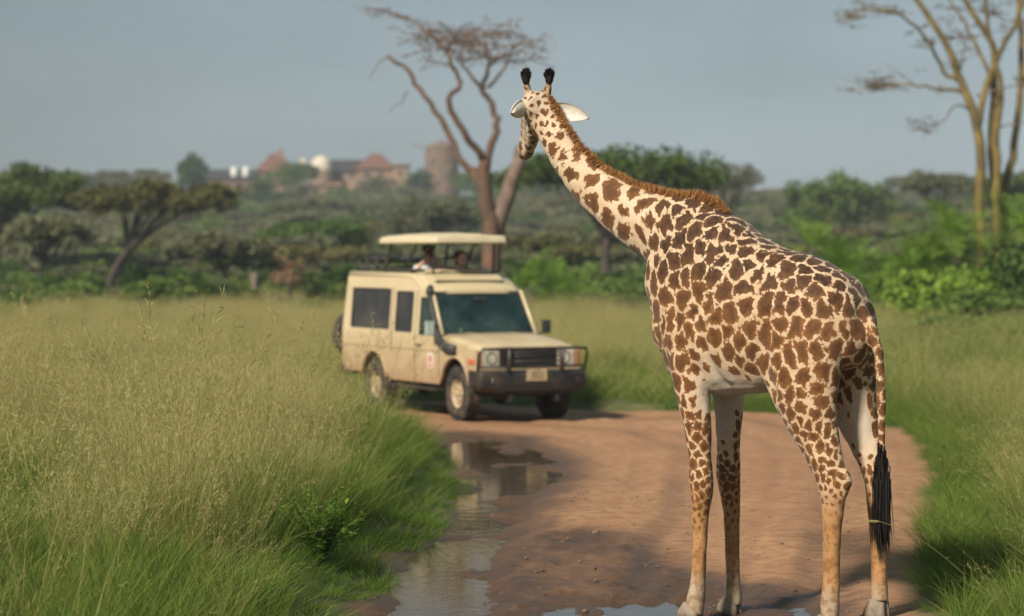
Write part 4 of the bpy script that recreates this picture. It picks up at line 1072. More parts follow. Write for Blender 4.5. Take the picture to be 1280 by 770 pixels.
def person(px_car, yaw, label, arms, shirt, floor=.72, h=1.74):
    "arms: two lists of (elbow, wrist) in the person's own frame (x right, y ahead, z up from the floor)"
    root_ = empty('person', car_w((px_car[0], px_car[1], floor)), car.rotation_euler.z + yaw); tag(root_, label, 'person', None)
    k = h / 1.74
    P = [(0, 0, .95, (.155, .11)), (0, 0, 1.12, (.14, .10)), (0, .01, 1.30, (.165, .115)), (0, 0, 1.42, (.15, .085)), (0, .005, 1.475, .058), (0, .02, 1.535, .052)]
    E = [(0, 1), (1, 2), (2, 3), (3, 4), (4, 5)]
    for s in (-1, 1):
        b = len(P); P += [(s * .10, 0, .86, .095), (s * .11, .02, .48, .06), (s * .11, -.01, .10, .042), (s * .11, .12, .04, .038)]; E += [(0, b), (b, b + 1), (b + 1, b + 2), (b + 2, b + 3)]
    hands = []
    for s, (el, wr) in zip((-1, 1), arms):
        b = len(P); P += [(s * .165, 0, 1.40, .062), (el[0], el[1], el[2], .042), (wr[0], wr[1], wr[2], .029)]; E += [(3, b), (b, b + 1), (b + 1, b + 2)]
        d = (Vector(wr) - Vector(el)).normalized(); hands.append((Vector(wr), d, s))
    P = [(a * k, b_ * k, c * k, r_) for a, b_, c, r_ in P]
    body_me = skin_mesh('person_body', P, E)
    # head and hands joined into the same surface by a fine remesh
    mbx = MB(); hc = Vector((0, .035, 1.635)) * k
    mbx.ball(hc + Vector((0, -.005, .02)), (.076, .095, .105), 20, 14); mbx.ball(hc + Vector((0, .02, -.055)), (.056, .070, .065), 16, 10)
    mbx.tube([hc + Vector((0, .085, .02)), hc + Vector((0, .112, -.025)), hc + Vector((0, .085, -.035))], [.010, .017, .010], 8)
    mbx.tube([hc + Vector((-.022, .082, -.064)), hc + Vector((0, .090, -.063)), hc + Vector((.022, .082, -.064))], [.006, .011, .006], 8)
    for s in (-1, 1): mbx.ball(hc + Vector((s * .078, -.01, .0)), (.010, .022, .032), 8, 6)
    for wr, d, s in hands:
        wr = wr * k; side = d.cross(Vector((0, 0, 1))); side = side.normalized() if side.length > .1 else Vector((1, 0, 0)); nrm = side.cross(d)
        mbx.tube([wr - d * .02, wr + d * .04, wr + d * .085], [(.027, .018), (.040, .016), (.038, .013)], 10, lat=side)
        for f in range(4):
            o_ = side * (-.030 + .020 * f); L_ = (.062, .075, .078, .066)[f]
            mbx.tube([wr + d * .075 + o_, wr + d * (.075 + L_ * .5) + o_ - nrm * .010, wr + d * (.075 + L_ * .85) + o_ - nrm * .035], [.0095, .009, .0075], 7)
        mbx.tube([wr + d * .02 + side * .03 * -s, wr + d * .05 + side * .055 * -s - nrm * .01, wr + d * .085 + side * .055 * -s - nrm * .03], [.013, .011, .009], 7)
    bmx = bmesh.new(); bmx.from_mesh(body_me); me2 = mbx.mesh('extra'); bmx.from_mesh(me2); me3 = bpy.data.meshes.new('person_body'); bmx.to_mesh(me3); bmx.free()
    t_o = link('person_tmp', me3); md = t_o.modifiers.new('r', 'REMESH'); md.mode = 'VOXEL'; md.voxel_size = .008; md = t_o.modifiers.new('s', 'SMOOTH'); md.iterations = 3
    ev = t_o.evaluated_get(bpy.context.evaluated_depsgraph_get()); fin = bpy.data.meshes.new_from_object(ev); bpy.data.objects.remove(t_o); smooth(fin)
    link('body', fin, SKIN, root_)
    # shirt: a slightly larger skin over trunk and upper arms; trousers
    Ps = [(0, 0, .93, (.172, .128)), (0, 0, 1.12, (.158, .118)), (0, .01, 1.30, (.182, .132)), (0, 0, 1.41, (.165, .098)), (0, .0, 1.455, .072)]; Es = [(0, 1), (1, 2), (2, 3), (3, 4)]
    for s, (el, wr) in zip((-1, 1), arms):
        b = len(Ps); e_ = Vector(el); sh = Vector((s * .165, 0, 1.40)); mid_ = sh + (e_ - sh) * .75
        Ps += [(*sh, .076), (*mid_, .060)]; Es += [(3, b), (b, b + 1)]
    link('shirt', skin_mesh('shirt', [(a * k, b_ * k, c * k, r_) for a, b_, c, r_ in Ps], Es), shirt, root_)
    Pt = [(0, 0, .97, (.175, .13)), (0, 0, .90, (.165, .12))]; Et = [(0, 1)]
    for s in (-1, 1):
        b = len(Pt); Pt += [(s * .10, 0, .80, .108), (s * .11, .02, .48, .078), (s * .11, -.01, .09, .062)]; Et += [(1, b), (b, b + 1), (b + 1, b + 2)]
    link('trousers', skin_mesh('trousers', [(a * k, b_ * k, c * k, r_) for a, b_, c, r_ in Pt], Et), M_simple('khaki_cloth', (.20, .165, .11), .85, .2, 9), root_)
    hm = MB(); hm.ball(hc + Vector((0, -.022, .040)), (.088, .098, .100), 20, 14); hm.ball(hc + Vector((0, -.05, -.02)), (.078, .070, .085), 16, 10)
    for q in range(26):
        a = q * 2.4; hm.ball(hc + Vector((.075 * math.cos(a), -.03 + .075 * math.sin(a) * .9, .075 + .02 * math.sin(q))), (.03, .03, .028), 7, 5)
    link('hair', hm.mesh('hair', True), HAIR, root_)
    for s in (-1, 1): MB().ball(hc + Vector((s * .031, .081, .012)), .010, 8, 6).build('eye', M_EYE, root_, True)
    return root_
p1 = person((.12, -2.58), -.25, 'person aiming a camera from the open roof of the vehicle', [((-.30, .15, 1.28), (-.075, .26, 1.555)), ((.30, .15, 1.28), (.085, .25, 1.545))], M_simple('white_shirt', (.55, .56, .58), .85, .15, 12), h=1.80)
p2 = person((-.20, -2.05), -.1, 'person leaning folded arms on the roof rim of the vehicle', [((-.33, .20, 1.38), (-.05, .36, 1.42)), ((.33, .20, 1.38), (.05, .37, 1.44))], M_simple('peach_shirt', (.50, .28, .19), .85, .15, 12), h=1.70)
# the camera in the first person's hands
cm_ = empty('photo_camera', p1.matrix_basis @ Vector((0, .20, 1.685)), p1.rotation_euler.z); tag(cm_, 'black camera with long lens held up by the person in the roof', 'camera')
MB().box((-.075, -.045, -.05), (.075, .035, .05)).build('camera_body', BLACKM, cm_, bevel=.015)
m = MB(); m.lathe([(.03, .036), (.10, .038), (.16, .044), (.22, .046), (.225, .040), (.20, .036), (.20, 0)], (0, 0, 0), (0, 1, 0), 18); m.build('lens', BLACKM, cm_, True)
MB().box((-.03, -.04, .05), (.03, .03, .078)).build('viewfinder', BLACKM, cm_, bevel=.01)

# ------------------------------------------------------------------ trees and bushes
def leaf_mesh(name, cen, rad, counts, size, seed, flat=.0, asp=.55):
    "many small leaf faces spread through lobes (centre, radii)"
    r = np.random.default_rng(seed); Vs = []; 
    for c, rr, n in zip(cen, rad, counts):
        d = r.normal(0, 1, (n, 3)); d /= np.linalg.norm(d, axis=1)[:, None]
        u = r.uniform(0, 1, n) ** .45
        p = np.array(c) + d * u[:, None] * np.array(rr)
        a = r.normal(0, 1, (n, 3)); a[:, 2] *= (1 - flat); a /= np.linalg.norm(a, axis=1)[:, None]
        b = np.cross(a, r.normal(0, 1, (n, 3)) * np.array([1, 1, 1 + 0 * flat]) + np.array([0, 0, 2.5 * flat])); b /= np.linalg.norm(b, axis=1)[:, None] + 1e-9
        s = size * r.uniform(.6, 1.4, n)[:, None]
        Vs.append(np.stack([p - a * s, p + b * s * asp, p + a * s, p - b * s * asp], 1))
    v = np.concatenate(Vs).reshape(-1, 3); f = np.arange(len(v)).reshape(-1, 4)
    return mesh_np(name, v, f)

def limb(m, pts, r0, r1, n=8, wob=.0, seed=0):
    "a tapering limb through pts, subdivided and bent a little"
    r = np.random.default_rng(seed); P = [Vector(p) for p in pts]; out_ = []
    for i in range(len(P) - 1):
        a = P[max(i - 1, 0)]; b = P[i]; c = P[i + 1]; d = P[min(i + 2, len(P) - 1)]
        for k in range(4):
            t = k / 4
            q = .5 * ((2 * b) + (c - a) * t + (2 * a - 5 * b + 4 * c - d) * t * t + (-a + 3 * b - 3 * c + d) * t ** 3)
            out_.append(q + Vector(r.normal(0, wob, 3)))
    out_.append(P[-1]); k = len(out_)
    m.tube(out_, [r0 + (r1 - r0) * (i / (k - 1)) ** .8 for i in range(k)], n); return out_

BARK_D = M_simple('dark_bark', (.055, .042, .034), .9, .4, 4, bump=.6)
BARK_G = M_simple('grey_bark', (.16, .125, .10), .9, .4, 4, bump=.6)
BARK_R = M_simple('red_dead_wood', (.118, .062, .036), .85, .5, 2.2, bump=.8, dirt=(.085, .062, .048))
BARK_B = M_simple('grey_dead_wood', (.15, .105, .080), .9, .35, 2.5, bump=.6)
BARK_Y = M_simple('yellow_bark', (.165, .120, .030), .8, .45, 2.0, bump=.5, dirt=(.085, .06, .026))
L_ACA = M_leaf('acacia_leaf', (0.049, 0.086, 0.023), (0.089, 0.129, 0.034), .25, c3=(0.122, 0.159, 0.051))
L_OLV = M_leaf('olive_leaf', (0.090, 0.093, 0.033), (0.143, 0.135, 0.051), .25, c3=(0.187, 0.164, 0.067))
L_GRY = M_leaf('grey_green_leaf', (0.120, 0.140, 0.076), (0.184, 0.189, 0.108), .3, c3=(0.240, 0.228, 0.145))
L_DRK = M_leaf('dark_bush_leaf', (0.032, 0.070, 0.019), (0.065, 0.116, 0.029), .25, c3=(0.109, 0.167, 0.043))
L_BRT = M_leaf('bright_bush_leaf', (0.117, 0.228, 0.030), (0.199, 0.323, 0.049), .4, c3=(0.313, 0.408, 0.085))
L_MID = M_leaf('mid_bush_leaf', (0.078, 0.138, 0.031), (0.138, 0.207, 0.052), .3, c3=(0.207, 0.259, 0.078))
L_DEAD = M_leaf('dead_leaf', (0.143, 0.077, 0.044), (0.220, 0.127, 0.077), .3, c3=(0.286, 0.182, 0.116))
L_FEV = M_leaf('fever_leaf', (0.117, 0.095, 0.032), (0.162, 0.131, 0.050), .35, c3=(0.198, 0.153, 0.072))

def umbrella(name, base, top_z, cx0, cx1, thick, leaf, bark, label, seed, forks=None, dens=1.0, tr=.22, lsize=.16, lean=0.0):
    "flat-topped acacia: base on the ground, crown from x=cx0 to cx1 (metres), crown top at top_z"
    r = np.random.default_rng(seed); root_ = empty(name, base); tag(root_, label, 'tree')
    bx, by, bz = base; H = top_z - bz; cxm = (cx0 + cx1) / 2 - bx; hw = (cx1 - cx0) / 2
    m = MB(); fork = Vector((lean * .5 + cxm * .25, 0, H * .38)); limb(m, [(0, 0, -.2), (lean * .2, .05, H * .16), fork], tr, tr * .72, 9, .02, seed)
    lobes = []; n = 13
    for i in range(n):
        a = 2 * math.pi * i / n + r.uniform(-.2, .2); q = r.uniform(.35, .95); ex = cxm + hw * q * math.cos(a) * .85; ey = hw * .75 * q * math.sin(a); ez = H - thick * r.uniform(.45, .85)
        mid_ = fork + (Vector((ex, ey, ez)) - fork) * .5 + Vector((0, 0, .12 * H * r.uniform(.0, 1)))
        limb(m, [fork + Vector((0, 0, -.1)), mid_, (ex, ey, ez)], tr * .5, .03, 6, .04, seed + i)
        lobes.append((ex, ey, ez))
    link('trunk', m.mesh('trunk', True), bark, root_)
    cen = []; rad = []; cnt = []
    for i in range(int(46 * dens)):
        a = r.uniform(0, 2 * math.pi); q = math.sqrt(r.uniform(0, 1)); x_ = cxm + hw * q * math.cos(a); y_ = hw * .8 * q * math.sin(a)
        zz = H - thick * (.25 + .55 * r.uniform() + .28 * q * q)
        rr = hw * r.uniform(.16, .30); cen.append((x_, y_, zz)); rad.append((rr, rr, thick * r.uniform(.16, .30))); cnt.append(int(150 * dens))
    for e in lobes: cen.append(e); rad.append((hw * .2, hw * .2, thick * .25)); cnt.append(110)
    link('crown', leaf_mesh('crown', cen, rad, cnt, lsize, seed, .45), leaf, root_)
    return root_

def bush(name, base, w_, d_, h_, leaf, label, seed, n=2600, lsize=.10, cat='bush', group=None, stems=True, lob=26):
    r = np.random.default_rng(seed); root_ = empty(name, base); tag(root_, label, cat, group)
    cen = []; rad = []; cnt = []
    for i in range(lob):
        a = r.uniform(0, 2 * math.pi); q = math.sqrt(r.uniform()); u = r.uniform(.12, 1)
        sh = math.sqrt(max(.08, 1 - (u - .25) ** 2 * 1.15)) 
        cen.append((w_ * .42 * q * sh * math.cos(a), d_ * .42 * q * sh * math.sin(a), h_ * (.08 + .80 * u * (1 - .25 * q)))); s = r.uniform(.14, .26)
        rad.append((w_ * s, d_ * s, h_ * s * .8)); cnt.append(n // lob)
    link('foliage', leaf_mesh('foliage', cen, rad, cnt, lsize, seed), leaf, root_)
    if stems:
        m = MB()
        for i in range(7):
            c = cen[i]; limb(m, [(c[0] * .15, c[1] * .15, -.15), (c[0] * .5, c[1] * .5, c[2] * .5), c], .05 * h_ ** .5, .012, 6, .02, seed + i)
        link('stem', m.mesh('stem', True), BARK_D, root_)
    return root_

def palm(name, base, h_, n, L_, leaf, label, seed, stems=1, cat='palm', droop=.5, group=None):
    "feather palm: stems with arching fronds of paired leaflets"
    r = np.random.default_rng(seed); root_ = empty(name, base); tag(root_, label, cat, group); tm = MB(); V_ = []; 
    for s in range(stems):
        off = Vector((r.normal(0, .35), r.normal(0, .3), 0)) if stems > 1 else Vector((0, 0, 0)); hh = h_ * r.uniform(.55, 1.0) if s else h_
        top = off * 2.2 + Vector((0, 0, hh)); limb(tm, [off + Vector((0, 0, -.15)), off * 1.5 + Vector((0, 0, hh * .5)), top], .11, .085, 8, .015, seed + s)
        for i in range(n):
            a = 2 * math.pi * i / n + r.uniform(-.3, .3); el = r.uniform(-.15, 1.25); l_ = L_ * r.uniform(.75, 1.15); dr = droop * r.uniform(.7, 1.3)
            o_ = np.array([math.cos(a), math.sin(a), 0]); prev = np.array(top); K = 15
            for k in range(K):
                u = (k + 1) / K; e_ = el - dr * 2.2 * u * u
                st = (o_ * math.cos(e_) + np.array([0, 0, math.sin(e_)])) * l_ / K; nxt = prev + st
                t_ = st / np.linalg.norm(st); sd_ = np.cross(t_, [0, 0, 1]); sd_ = sd_ / (np.linalg.norm(sd_) + 1e-6); upn = np.cross(sd_, t_)
                V_.append(np.array([prev - sd_ * .012, prev + sd_ * .012, nxt + sd_ * .010, nxt - sd_ * .010]))
                if k > 1:
                    ll = l_ * .26 * math.sin(math.pi * (.12 + .82 * u)) ** .7
                    for sg in (-1, 1):
                        dv = sd_ * sg * .8 + t_ * .62 + upn * .22 + r.normal(0, .10, 3) - np.array([0, 0, .12]); dv /= np.linalg.norm(dv); wv = np.cross(dv, upn); wv = wv / np.linalg.norm(wv) * .022
                        V_.append(np.array([prev, prev + dv * ll * .45 + wv, prev + dv * ll, prev + dv * ll * .45 - wv]))
                prev = nxt
    v = np.concatenate(V_); link('fronds', mesh_np('fronds', v, np.arange(len(v)).reshape(-1, 4)), leaf, root_)
    link('stem', tm.mesh('stem', True), BARK_G, root_); return root_

def gpt(px, Y, dz=-.05):
    x_ = (px - 640) / FPX * Y; return (x_, Y, ground_z(x_, Y) + dz)
def xs_at(px, Y): return (px - 640) / FPX * Y
def zs_at(py, Y): return CAMH + (HOR - py) / FPX * Y

# --- the bare dead tree behind the vehicle
DY = 75.0
dt = empty('dead_tree', gpt(612, DY)); tag(dt, 'bare reddish dead tree with twisted limbs standing behind the vehicle', 'tree')
dO = Vector(dt.location)
def dp(px, py, dy=0.0): return px2w(px, py, DY + dy) - dO
zb = dO.z
m = MB()
limb(m, [dp(612, 425), dp(613, 350), dp(616, 290), dp(609, 262), dp(605, 218), dp(607, 200)], .34, .17, 10, .02, 1)
link('trunk', m.mesh('trunk', True), BARK_R, dt)
m = MB(); limb(m, [dp(618, 300, .1), dp(624, 272, .1), dp(640, 230, .2), dp(650, 195, .3), dp(653, 184, .3)], .30, .17, 10, .03, 2); link('broken_limb', m.mesh('broken_limb', True), BARK_B, dt)
def dlimb(pts, r0, r1, mat=BARK_R, nm='limb', sd=3): m = MB(); limb(m, pts, r0 * .68, r1 * .7, 8, .032, sd); return link(nm, m.mesh(nm, True), mat, dt)
dlimb([dp(607, 206), dp(617, 171, .3), dp(621, 148, .5), dp(611, 125, .7), dp(602, 109, .8), dp(608, 92, .8), dp(612, 80, .9), dp(606, 55, 1)], .19, .06, sd=4)
dlimb([dp(607, 206), dp(594, 183, -.3), dp(572, 152, -.5), dp(562, 125, -.6), dp(576, 103, -.4), dp(565, 84, -.3), dp(557, 62, -.2), dp(533, 37, 0), dp(506, 21, .3), dp(456, 8, .6)], .18, .035, sd=5)
dlimb([dp(608, 262), dp(596, 222, .5), dp(576, 199, .7), dp(557, 160, 1), dp(530, 121, 1.2), dp(510, 90, 1.3), dp(485, 70, 1.4)], .20, .075, BARK_R, sd=6)
dlimb([dp(485, 70, 1.4), dp(472, 80, 1.5), dp(462, 100, 1.6)], .045, .012, BARK_B, 'drooping_branch', 7); dlimb([dp(512, 112, 1.3), dp(500, 128, 1.5), dp(486, 140, 1.7)], .04, .012, BARK_B, 'drooping_branch', 8)
dlimb([dp(602, 109, .8), dp(588, 95, 1), dp(575, 72, 1.3), dp(580, 50, 1.6)], .09, .04, sd=9)
dlimb([dp(612, 108, .8), dp(628, 88, 1.2), dp(645, 66, 1.5), dp(678, 50, 1.9)], .09, .03, BARK_B, sd=10)
dlimb([dp(612, 82, .9), dp(628, 72, .6), dp(650, 55, .2), dp(665, 50, -.3)], .07, .03, sd=11)
dlimb([dp(557, 62, -.2), dp(575, 48, -.4), dp(600, 36, -.7), dp(625, 44, -1)], .07, .025, sd=12)
dlimb([dp(533, 37, 0), dp(560, 40, .6), dp(590, 28, .9)], .06, .02, sd=13)
tw = MB(); rr_ = np.random.default_rng(5); cents = []
for i in range(165):
    px_ = rr_.normal(592, 44); py_ = 28 + 55 * rr_.beta(1.6, 1.8) + .0022 * (px_ - 592) ** 2 * .6
    if px_ < 500 or px_ > 682: continue
    a = dp(px_, py_, rr_.normal(.4, 1.3)); d = Vector((rr_.normal(0, .45), rr_.normal(0, .4), rr_.normal(.12, .16)))
    tw.tube([a - d * .7, a + Vector((0, 0, .04)), a + d * .7], [.016, .013, .005], 4)
    cents.append(tuple(a + d * .5))
for px_, py_ in ((480, 13), (500, 22), (520, 30), (540, 42), (470, 15)):
    for j in range(6):
        a = dp(px_ + rr_.normal(0, 6), py_ + rr_.normal(0, 3), .3); d = Vector((rr_.normal(-.2, .3), rr_.normal(0, .3), rr_.normal(.05, .12))); tw.tube([a, a + d * .5, a + d], [.016, .012, .005], 4)
tag(link('twigs', tw.mesh('twigs'), BARK_B, dt), kind='stuff')
link('dry_leaves', leaf_mesh('dry_leaves', cents, [(.42, .42, .10)] * len(cents), [5] * len(cents), .055, 6, .4), L_DEAD, dt)

# --- the yellow-barked tree on the right
FY = 86.0
ft = empty('fever_tree', gpt(1244, FY)); tag(ft, 'tall yellow barked tree with several bare trunks beside the green palms', 'tree'); fO = Vector(ft.location)
def fp(px, py, dy=0.0): return px2w(px, py, FY + dy) - fO
def flimb(pts, r0, r1, nm='limb', sd=3, mat=BARK_Y): m = MB(); limb(m, pts, r0 * .80, r1 * .8, 8, .025, sd); return link(nm, m.mesh(nm, True), mat, ft)
flimb([fp(1232, 408), fp(1228, 330), fp(1226, 256), fp(1221, 158), fp(1202, 104), fp(1180, 49), fp(1147, 0), fp(1110, -60), fp(1090, -90)], .30, .07, 'trunk', 1)
flimb([fp(1244, 408, .4), fp(1245, 330, .4), fp(1245, 256, .4), fp(1240, 191, .5), fp(1243, 104, .6), fp(1240, 55, .7), fp(1207, 0, .8), fp(1185, -70, .9)], .30, .09, 'trunk', 2)
flimb([fp(1254, 408, .9), fp(1255, 330, .9), fp(1256, 240, .9), fp(1270, 180, 1), fp(1277, 82, 1), fp(1275, 0, 1.1), fp(1268, -80, 1.2)], .27, .08, 'trunk', 3)
flimb([fp(1221, 165), fp(1237, 93, .2), fp(1267, 33, .3), fp(1290, -20, .4), fp(1320, -60, .5)], .16, .05, sd=4)
flimb([fp(1247, 250, .4), fp(1246, 180, .2), fp(1251, 109, .1), fp(1241, 60, .1), fp(1232, 0, 0), fp(1225, -60, 0)], .18, .06, sd=5)
flimb([fp(1196, 98), fp(1180, 90), fp(1160, 50, -.4), fp(1130, 22, -.7), fp(1104, 14, -.9), fp(1075, 14, -1), fp(1045, 27, -1.1)], .10, .03, sd=6)
flimb([fp(1208, 115), fp(1185, 112, .4), fp(1147, 106, .7), fp(1110, 104, 1), fp(1080, 110, 1.1)], .085, .025, sd=7)
flimb([fp(1216, 140), fp(1196, 131, -.3), fp(1178, 152, -.6), fp(1150, 158, -.8)], .06, .02, sd=8, mat=BARK_B)
flimb([fp(1244, 110, .5), fp(1222, 60, .9), fp(1200, 20, 1.2), fp(1170, -30, 1.4)], .10, .04, sd=9)
flimb([fp(1276, 110, 1), fp(1300, 70, 1.3), fp(1340, 30, 1.6)], .11, .03, sd=10); flimb([fp(1198, 92), fp(1206, 60, .5), fp(1196, 36, .8)], .06, .02, sd=11, mat=BARK_B)
flimb([fp(1222, 120, .3), fp(1255, 110, -.4), fp(1300, 100, -.8)], .06, .02, sd=12, mat=BARK_B); flimb([fp(1240, 160, .5), fp(1262, 156, 0), fp(1300, 150, -.5)], .05, .02, sd=13, mat=BARK_B)
tw = MB(); cents = []
for (px_, py_, n_, sx_, sy_) in ((1060, 22, 12, 15, 4), (1095, 12, 16, 20, 6), (1085, 106, 14, 10, 4), (1110, 104, 8, 15, 4), (1153, 155, 10, 12, 4), (1160, 45, 10, 12, 8), (1200, 65, 10, 10, 12), (1230, 10, 20, 30, 12), (1190, -20, 20, 40, 15), (1265, 20, 22, 25, 20), (1110, 100, 6, 20, 5), (1200, 40, 8, 15, 10), (1290, 100, 10, 12, 4), (1180, 112, 6, 10, 4)):
    for j in range(n_):
        a = fp(rr_.normal(px_, sx_), rr_.normal(py_, sy_), rr_.normal(0, .8)); d = Vector((rr_.normal(-.1, .4), rr_.normal(0, .4), rr_.normal(.08, .15)))
        tw.tube([a - d * .6, a, a + d * .7], [.018, .014, .005], 4); cents.append(tuple(a))
tag(link('twigs', tw.mesh('twigs'), BARK_B, ft), kind='stuff')
link('foliage', leaf_mesh('foliage', cents, [(.40, .40, .10)] * len(cents), [6] * len(cents), .06, 16, .4), L_FEV, ft)

# --- umbrella acacias one can tell apart
AY = 150.0
umbrella('acacia_tree', gpt(-6, AY), zs_at(199, AY), xs_at(-75, AY), xs_at(112, AY), 2.6, L_ACA, BARK_D, 'dark green flat topped acacia whose crown overlaps the lower olive acacia', 21, tr=.26)
umbrella('acacia_tree', gpt(137, 140), zs_at(219, 140), xs_at(108, 140), xs_at(308, 140), 1.9, L_OLV, BARK_D, 'olive brown flat topped acacia with dark forked trunk below the lodge', 22, tr=.24, lean=.4)
umbrella('acacia_tree', gpt(757, 130), zs_at(176, 130), xs_at(630, 130), xs_at(892, 130), 2.3, L_ACA, BARK_D, 'dark green flat topped acacia rising behind the giraffe\'s neck', 23, tr=.30)
umbrella('acacia_tree', gpt(905, 210), zs_at(196, 210), xs_at(850, 210), xs_at(962, 210), 2.6, L_GRY, BARK_D, 'grey green acacia with a thin layered crown behind the giraffe\'s withers', 24, dens=.55)
umbrella('acacia_tree', gpt(1055, 260), zs_at(208, 260), xs_at(985, 260), xs_at(1118, 260), 5.0, L_MID, BARK_D, 'broad rounded acacia on the skyline behind the giraffe\'s rump', 25, lsize=.24)
umbrella('acacia_tree', gpt(1170, 240), zs_at(209, 240), xs_at(1112, 240), xs_at(1232, 240), 2.2, L_GRY, BARK_D, 'thin flat acacia on the skyline left of the yellow barked trunks', 26, dens=.7, lsize=.2)
umbrella('acacia_tree', gpt(1285, 220), zs_at(205, 220), xs_at(1232, 220), xs_at(1345, 220), 3.0, L_ACA, BARK_D, 'dark acacia seen behind the yellow barked trunks', 27, lsize=.2)
umbrella('acacia_tree', gpt(48, 118), zs_at(262, 118), xs_at(10, 118), xs_at(110, 118), 1.3, L_GRY, BARK_D, 'low grey green thorn tree under the dark flat topped acacia', 28, dens=.6, tr=.12)
umbrella('acacia_tree', gpt(284, 124), zs_at(283, 124), xs_at(205, 124), xs_at(330, 124), 1.5, L_GRY, BARK_D, 'low spreading grey thorn tree behind the dark green round bushes', 29, dens=.7, tr=.14)
umbrella('acacia_tree', gpt(395, 170), zs_at(268, 170), xs_at(330, 170), xs_at(455, 170), 2.2, L_MID, BARK_D, 'mid green acacia on the slope left of the vehicle\'s canopy', 30, lsize=.18)
umbrella('acacia_tree', gpt(545, 200), zs_at(240, 200), xs_at(490, 200), xs_at(600, 200), 2.6, L_GRY, BARK_D, 'grey green thorn tree between the stone tower and the vehicle canopy', 31, dens=.8, lsize=.2)

# tall dark tree on the skyline left of the lodge
bush('cypress_tree', (xs_at(240, 470), 470, zs_at(240, 470)), 6.5, 5, 7.5, L_DRK, 'dark leaning tree on the skyline left of the lodge', 33, 2600, .32, cat='tree')

# --- bushes and palms at the edge of the meadow
def gb_(px, Y, w_px, top_py, leaf, label, seed, n=2600, ls=.10, nm='bush', group=None):
    b = gpt(px, Y, -.1); w_ = w_px / FPX * Y; return bush(nm, b, w_, w_ * .8, max(.6, zs_at(top_py, Y) - b[2]), leaf, label, seed, n, ls, group=group)
gb_(66, 108, 120, 338, L_DRK, 'wide dark green bush at the meadow edge below the dark acacia', 41, 2600, .12)
gb_(168, 112, 42, 316, L_DRK, 'small round dark bush standing alone beside the olive acacia\'s trunk', 42, 1800)
gb_(246, 100, 86, 333, L_DRK, 'large round dark green bush at the meadow edge', 43, 3000)
gb_(292, 92, 66, 366, L_DRK, 'low dark bush joined to the large round bush', 44, 2000)
gb_(412, 98, 60, 353, L_DRK, 'dark green bush just left of the vehicle\'s rear', 45, 2200)
gb_(20, 94, 80, 362, L_MID, 'low mid green bush on the meadow edge below the wide dark bush', 46, 2200)
gb_(130, 96, 70, 368, L_MID, 'low mid green bush near the foot of the olive acacia', 47, 2000)
gb_(345, 112, 40, 345, L_MID, 'small green bush beside the dead palm stump', 48, 1800)
gb_(490, 110, 90, 322, L_MID, 'mid green bush behind the vehicle\'s roof rack', 49, 2400)
gb_(700, 92, 90, 352, L_MID, 'mid green bush at the foot of the palm behind the vehicle', 50, 2400)
gb_(765, 98, 120, 345, L_MID, 'broad green bush below the giraffe\'s neck', 51, 2800)
gb_(1110, 78, 130, 336, L_MID, 'broad green bush at the foot of the right hand palms', 52, 3200)
gb_(1180, 74, 150, 318, L_BRT, 'bright leafy bush in the palm thicket beside the giraffe\'s rump', 53, 4200, .12)
gb_(1262, 74, 110, 290, L_DRK, 'dark green bush below the yellow barked tree', 54, 3600, .12)
gb_(1240, 68, 130, 352, L_MID, 'low rounded bush in front of the palm thicket', 55, 3000)
gb_(1060, 70, 80, 372, L_MID, 'low grassy bush right behind the giraffe\'s rump', 56, 2000)
gb_(1200, 62, 160, 392, L_MID, 'low wide scrub on the meadow in front of the thicket', 57, 3000)
palm('date_palm', gpt(688, 88), 1.2, 20, 2.0, L_BRT, 'bright green bushy palm standing right behind the vehicle', 60, 3)
palm('date_palm', gpt(1015, 84), 2.3, 16, 1.7, L_BRT, 'tall green palm showing over the giraffe\'s rump', 61, 1)
palm('date_palm', gpt(1075, 80), 1.5, 18, 2.3, L_BRT, 'bright arching palm just right of the giraffe\'s rump', 62, 3, droop=.6)
palm('date_palm', gpt(1125, 76), 1.5, 20, 2.3, L_BRT, 'bright palm clump with drooping fronds in the middle of the thicket', 63, 3, droop=.7)
palm('date_palm', gpt(1172, 77), 1.8, 20, 2.2, L_BRT, 'bright green palm clump left of the yellow barked tree', 64, 3, droop=.55)
palm('date_palm', gpt(1222, 76), 2.5, 20, 2.1, L_BRT, 'bright palm clump hiding the foot of the yellow barked tree', 65, 3)
palm('date_palm', gpt(1272, 78), 2.7, 20, 2.2, L_BRT, 'dark centred palm clump right of the yellow barked tree', 66, 3)
# dead palm with a skirt of brown fronds
palm('dead_palm', gpt(362, 97), 1.55, 22, 1.15, L_DEAD, 'brown dead palm with a hanging skirt of dry fronds', 67, 1, droop=1.25)
m = MB(); limb(m, [(0, 0, -.1), (.04, 0, .7), (.0, .05, 1.5)], .16, .10, 9, .02, 5); sb = gpt(318, 100); so = empty('dead_stump', sb); tag(so, 'pale broken tree stump left of the dead palm', 'stump'); link('trunk', m.mesh('trunk', True), BARK_G, so)
m = MB(); limb(m, [(0.03, 0, .9), (-.12, .05, 1.25), (-.2, .05, 1.7)], .07, .03, 7, .02, 6); link('limb', m.mesh('limb', True), BARK_G, so)

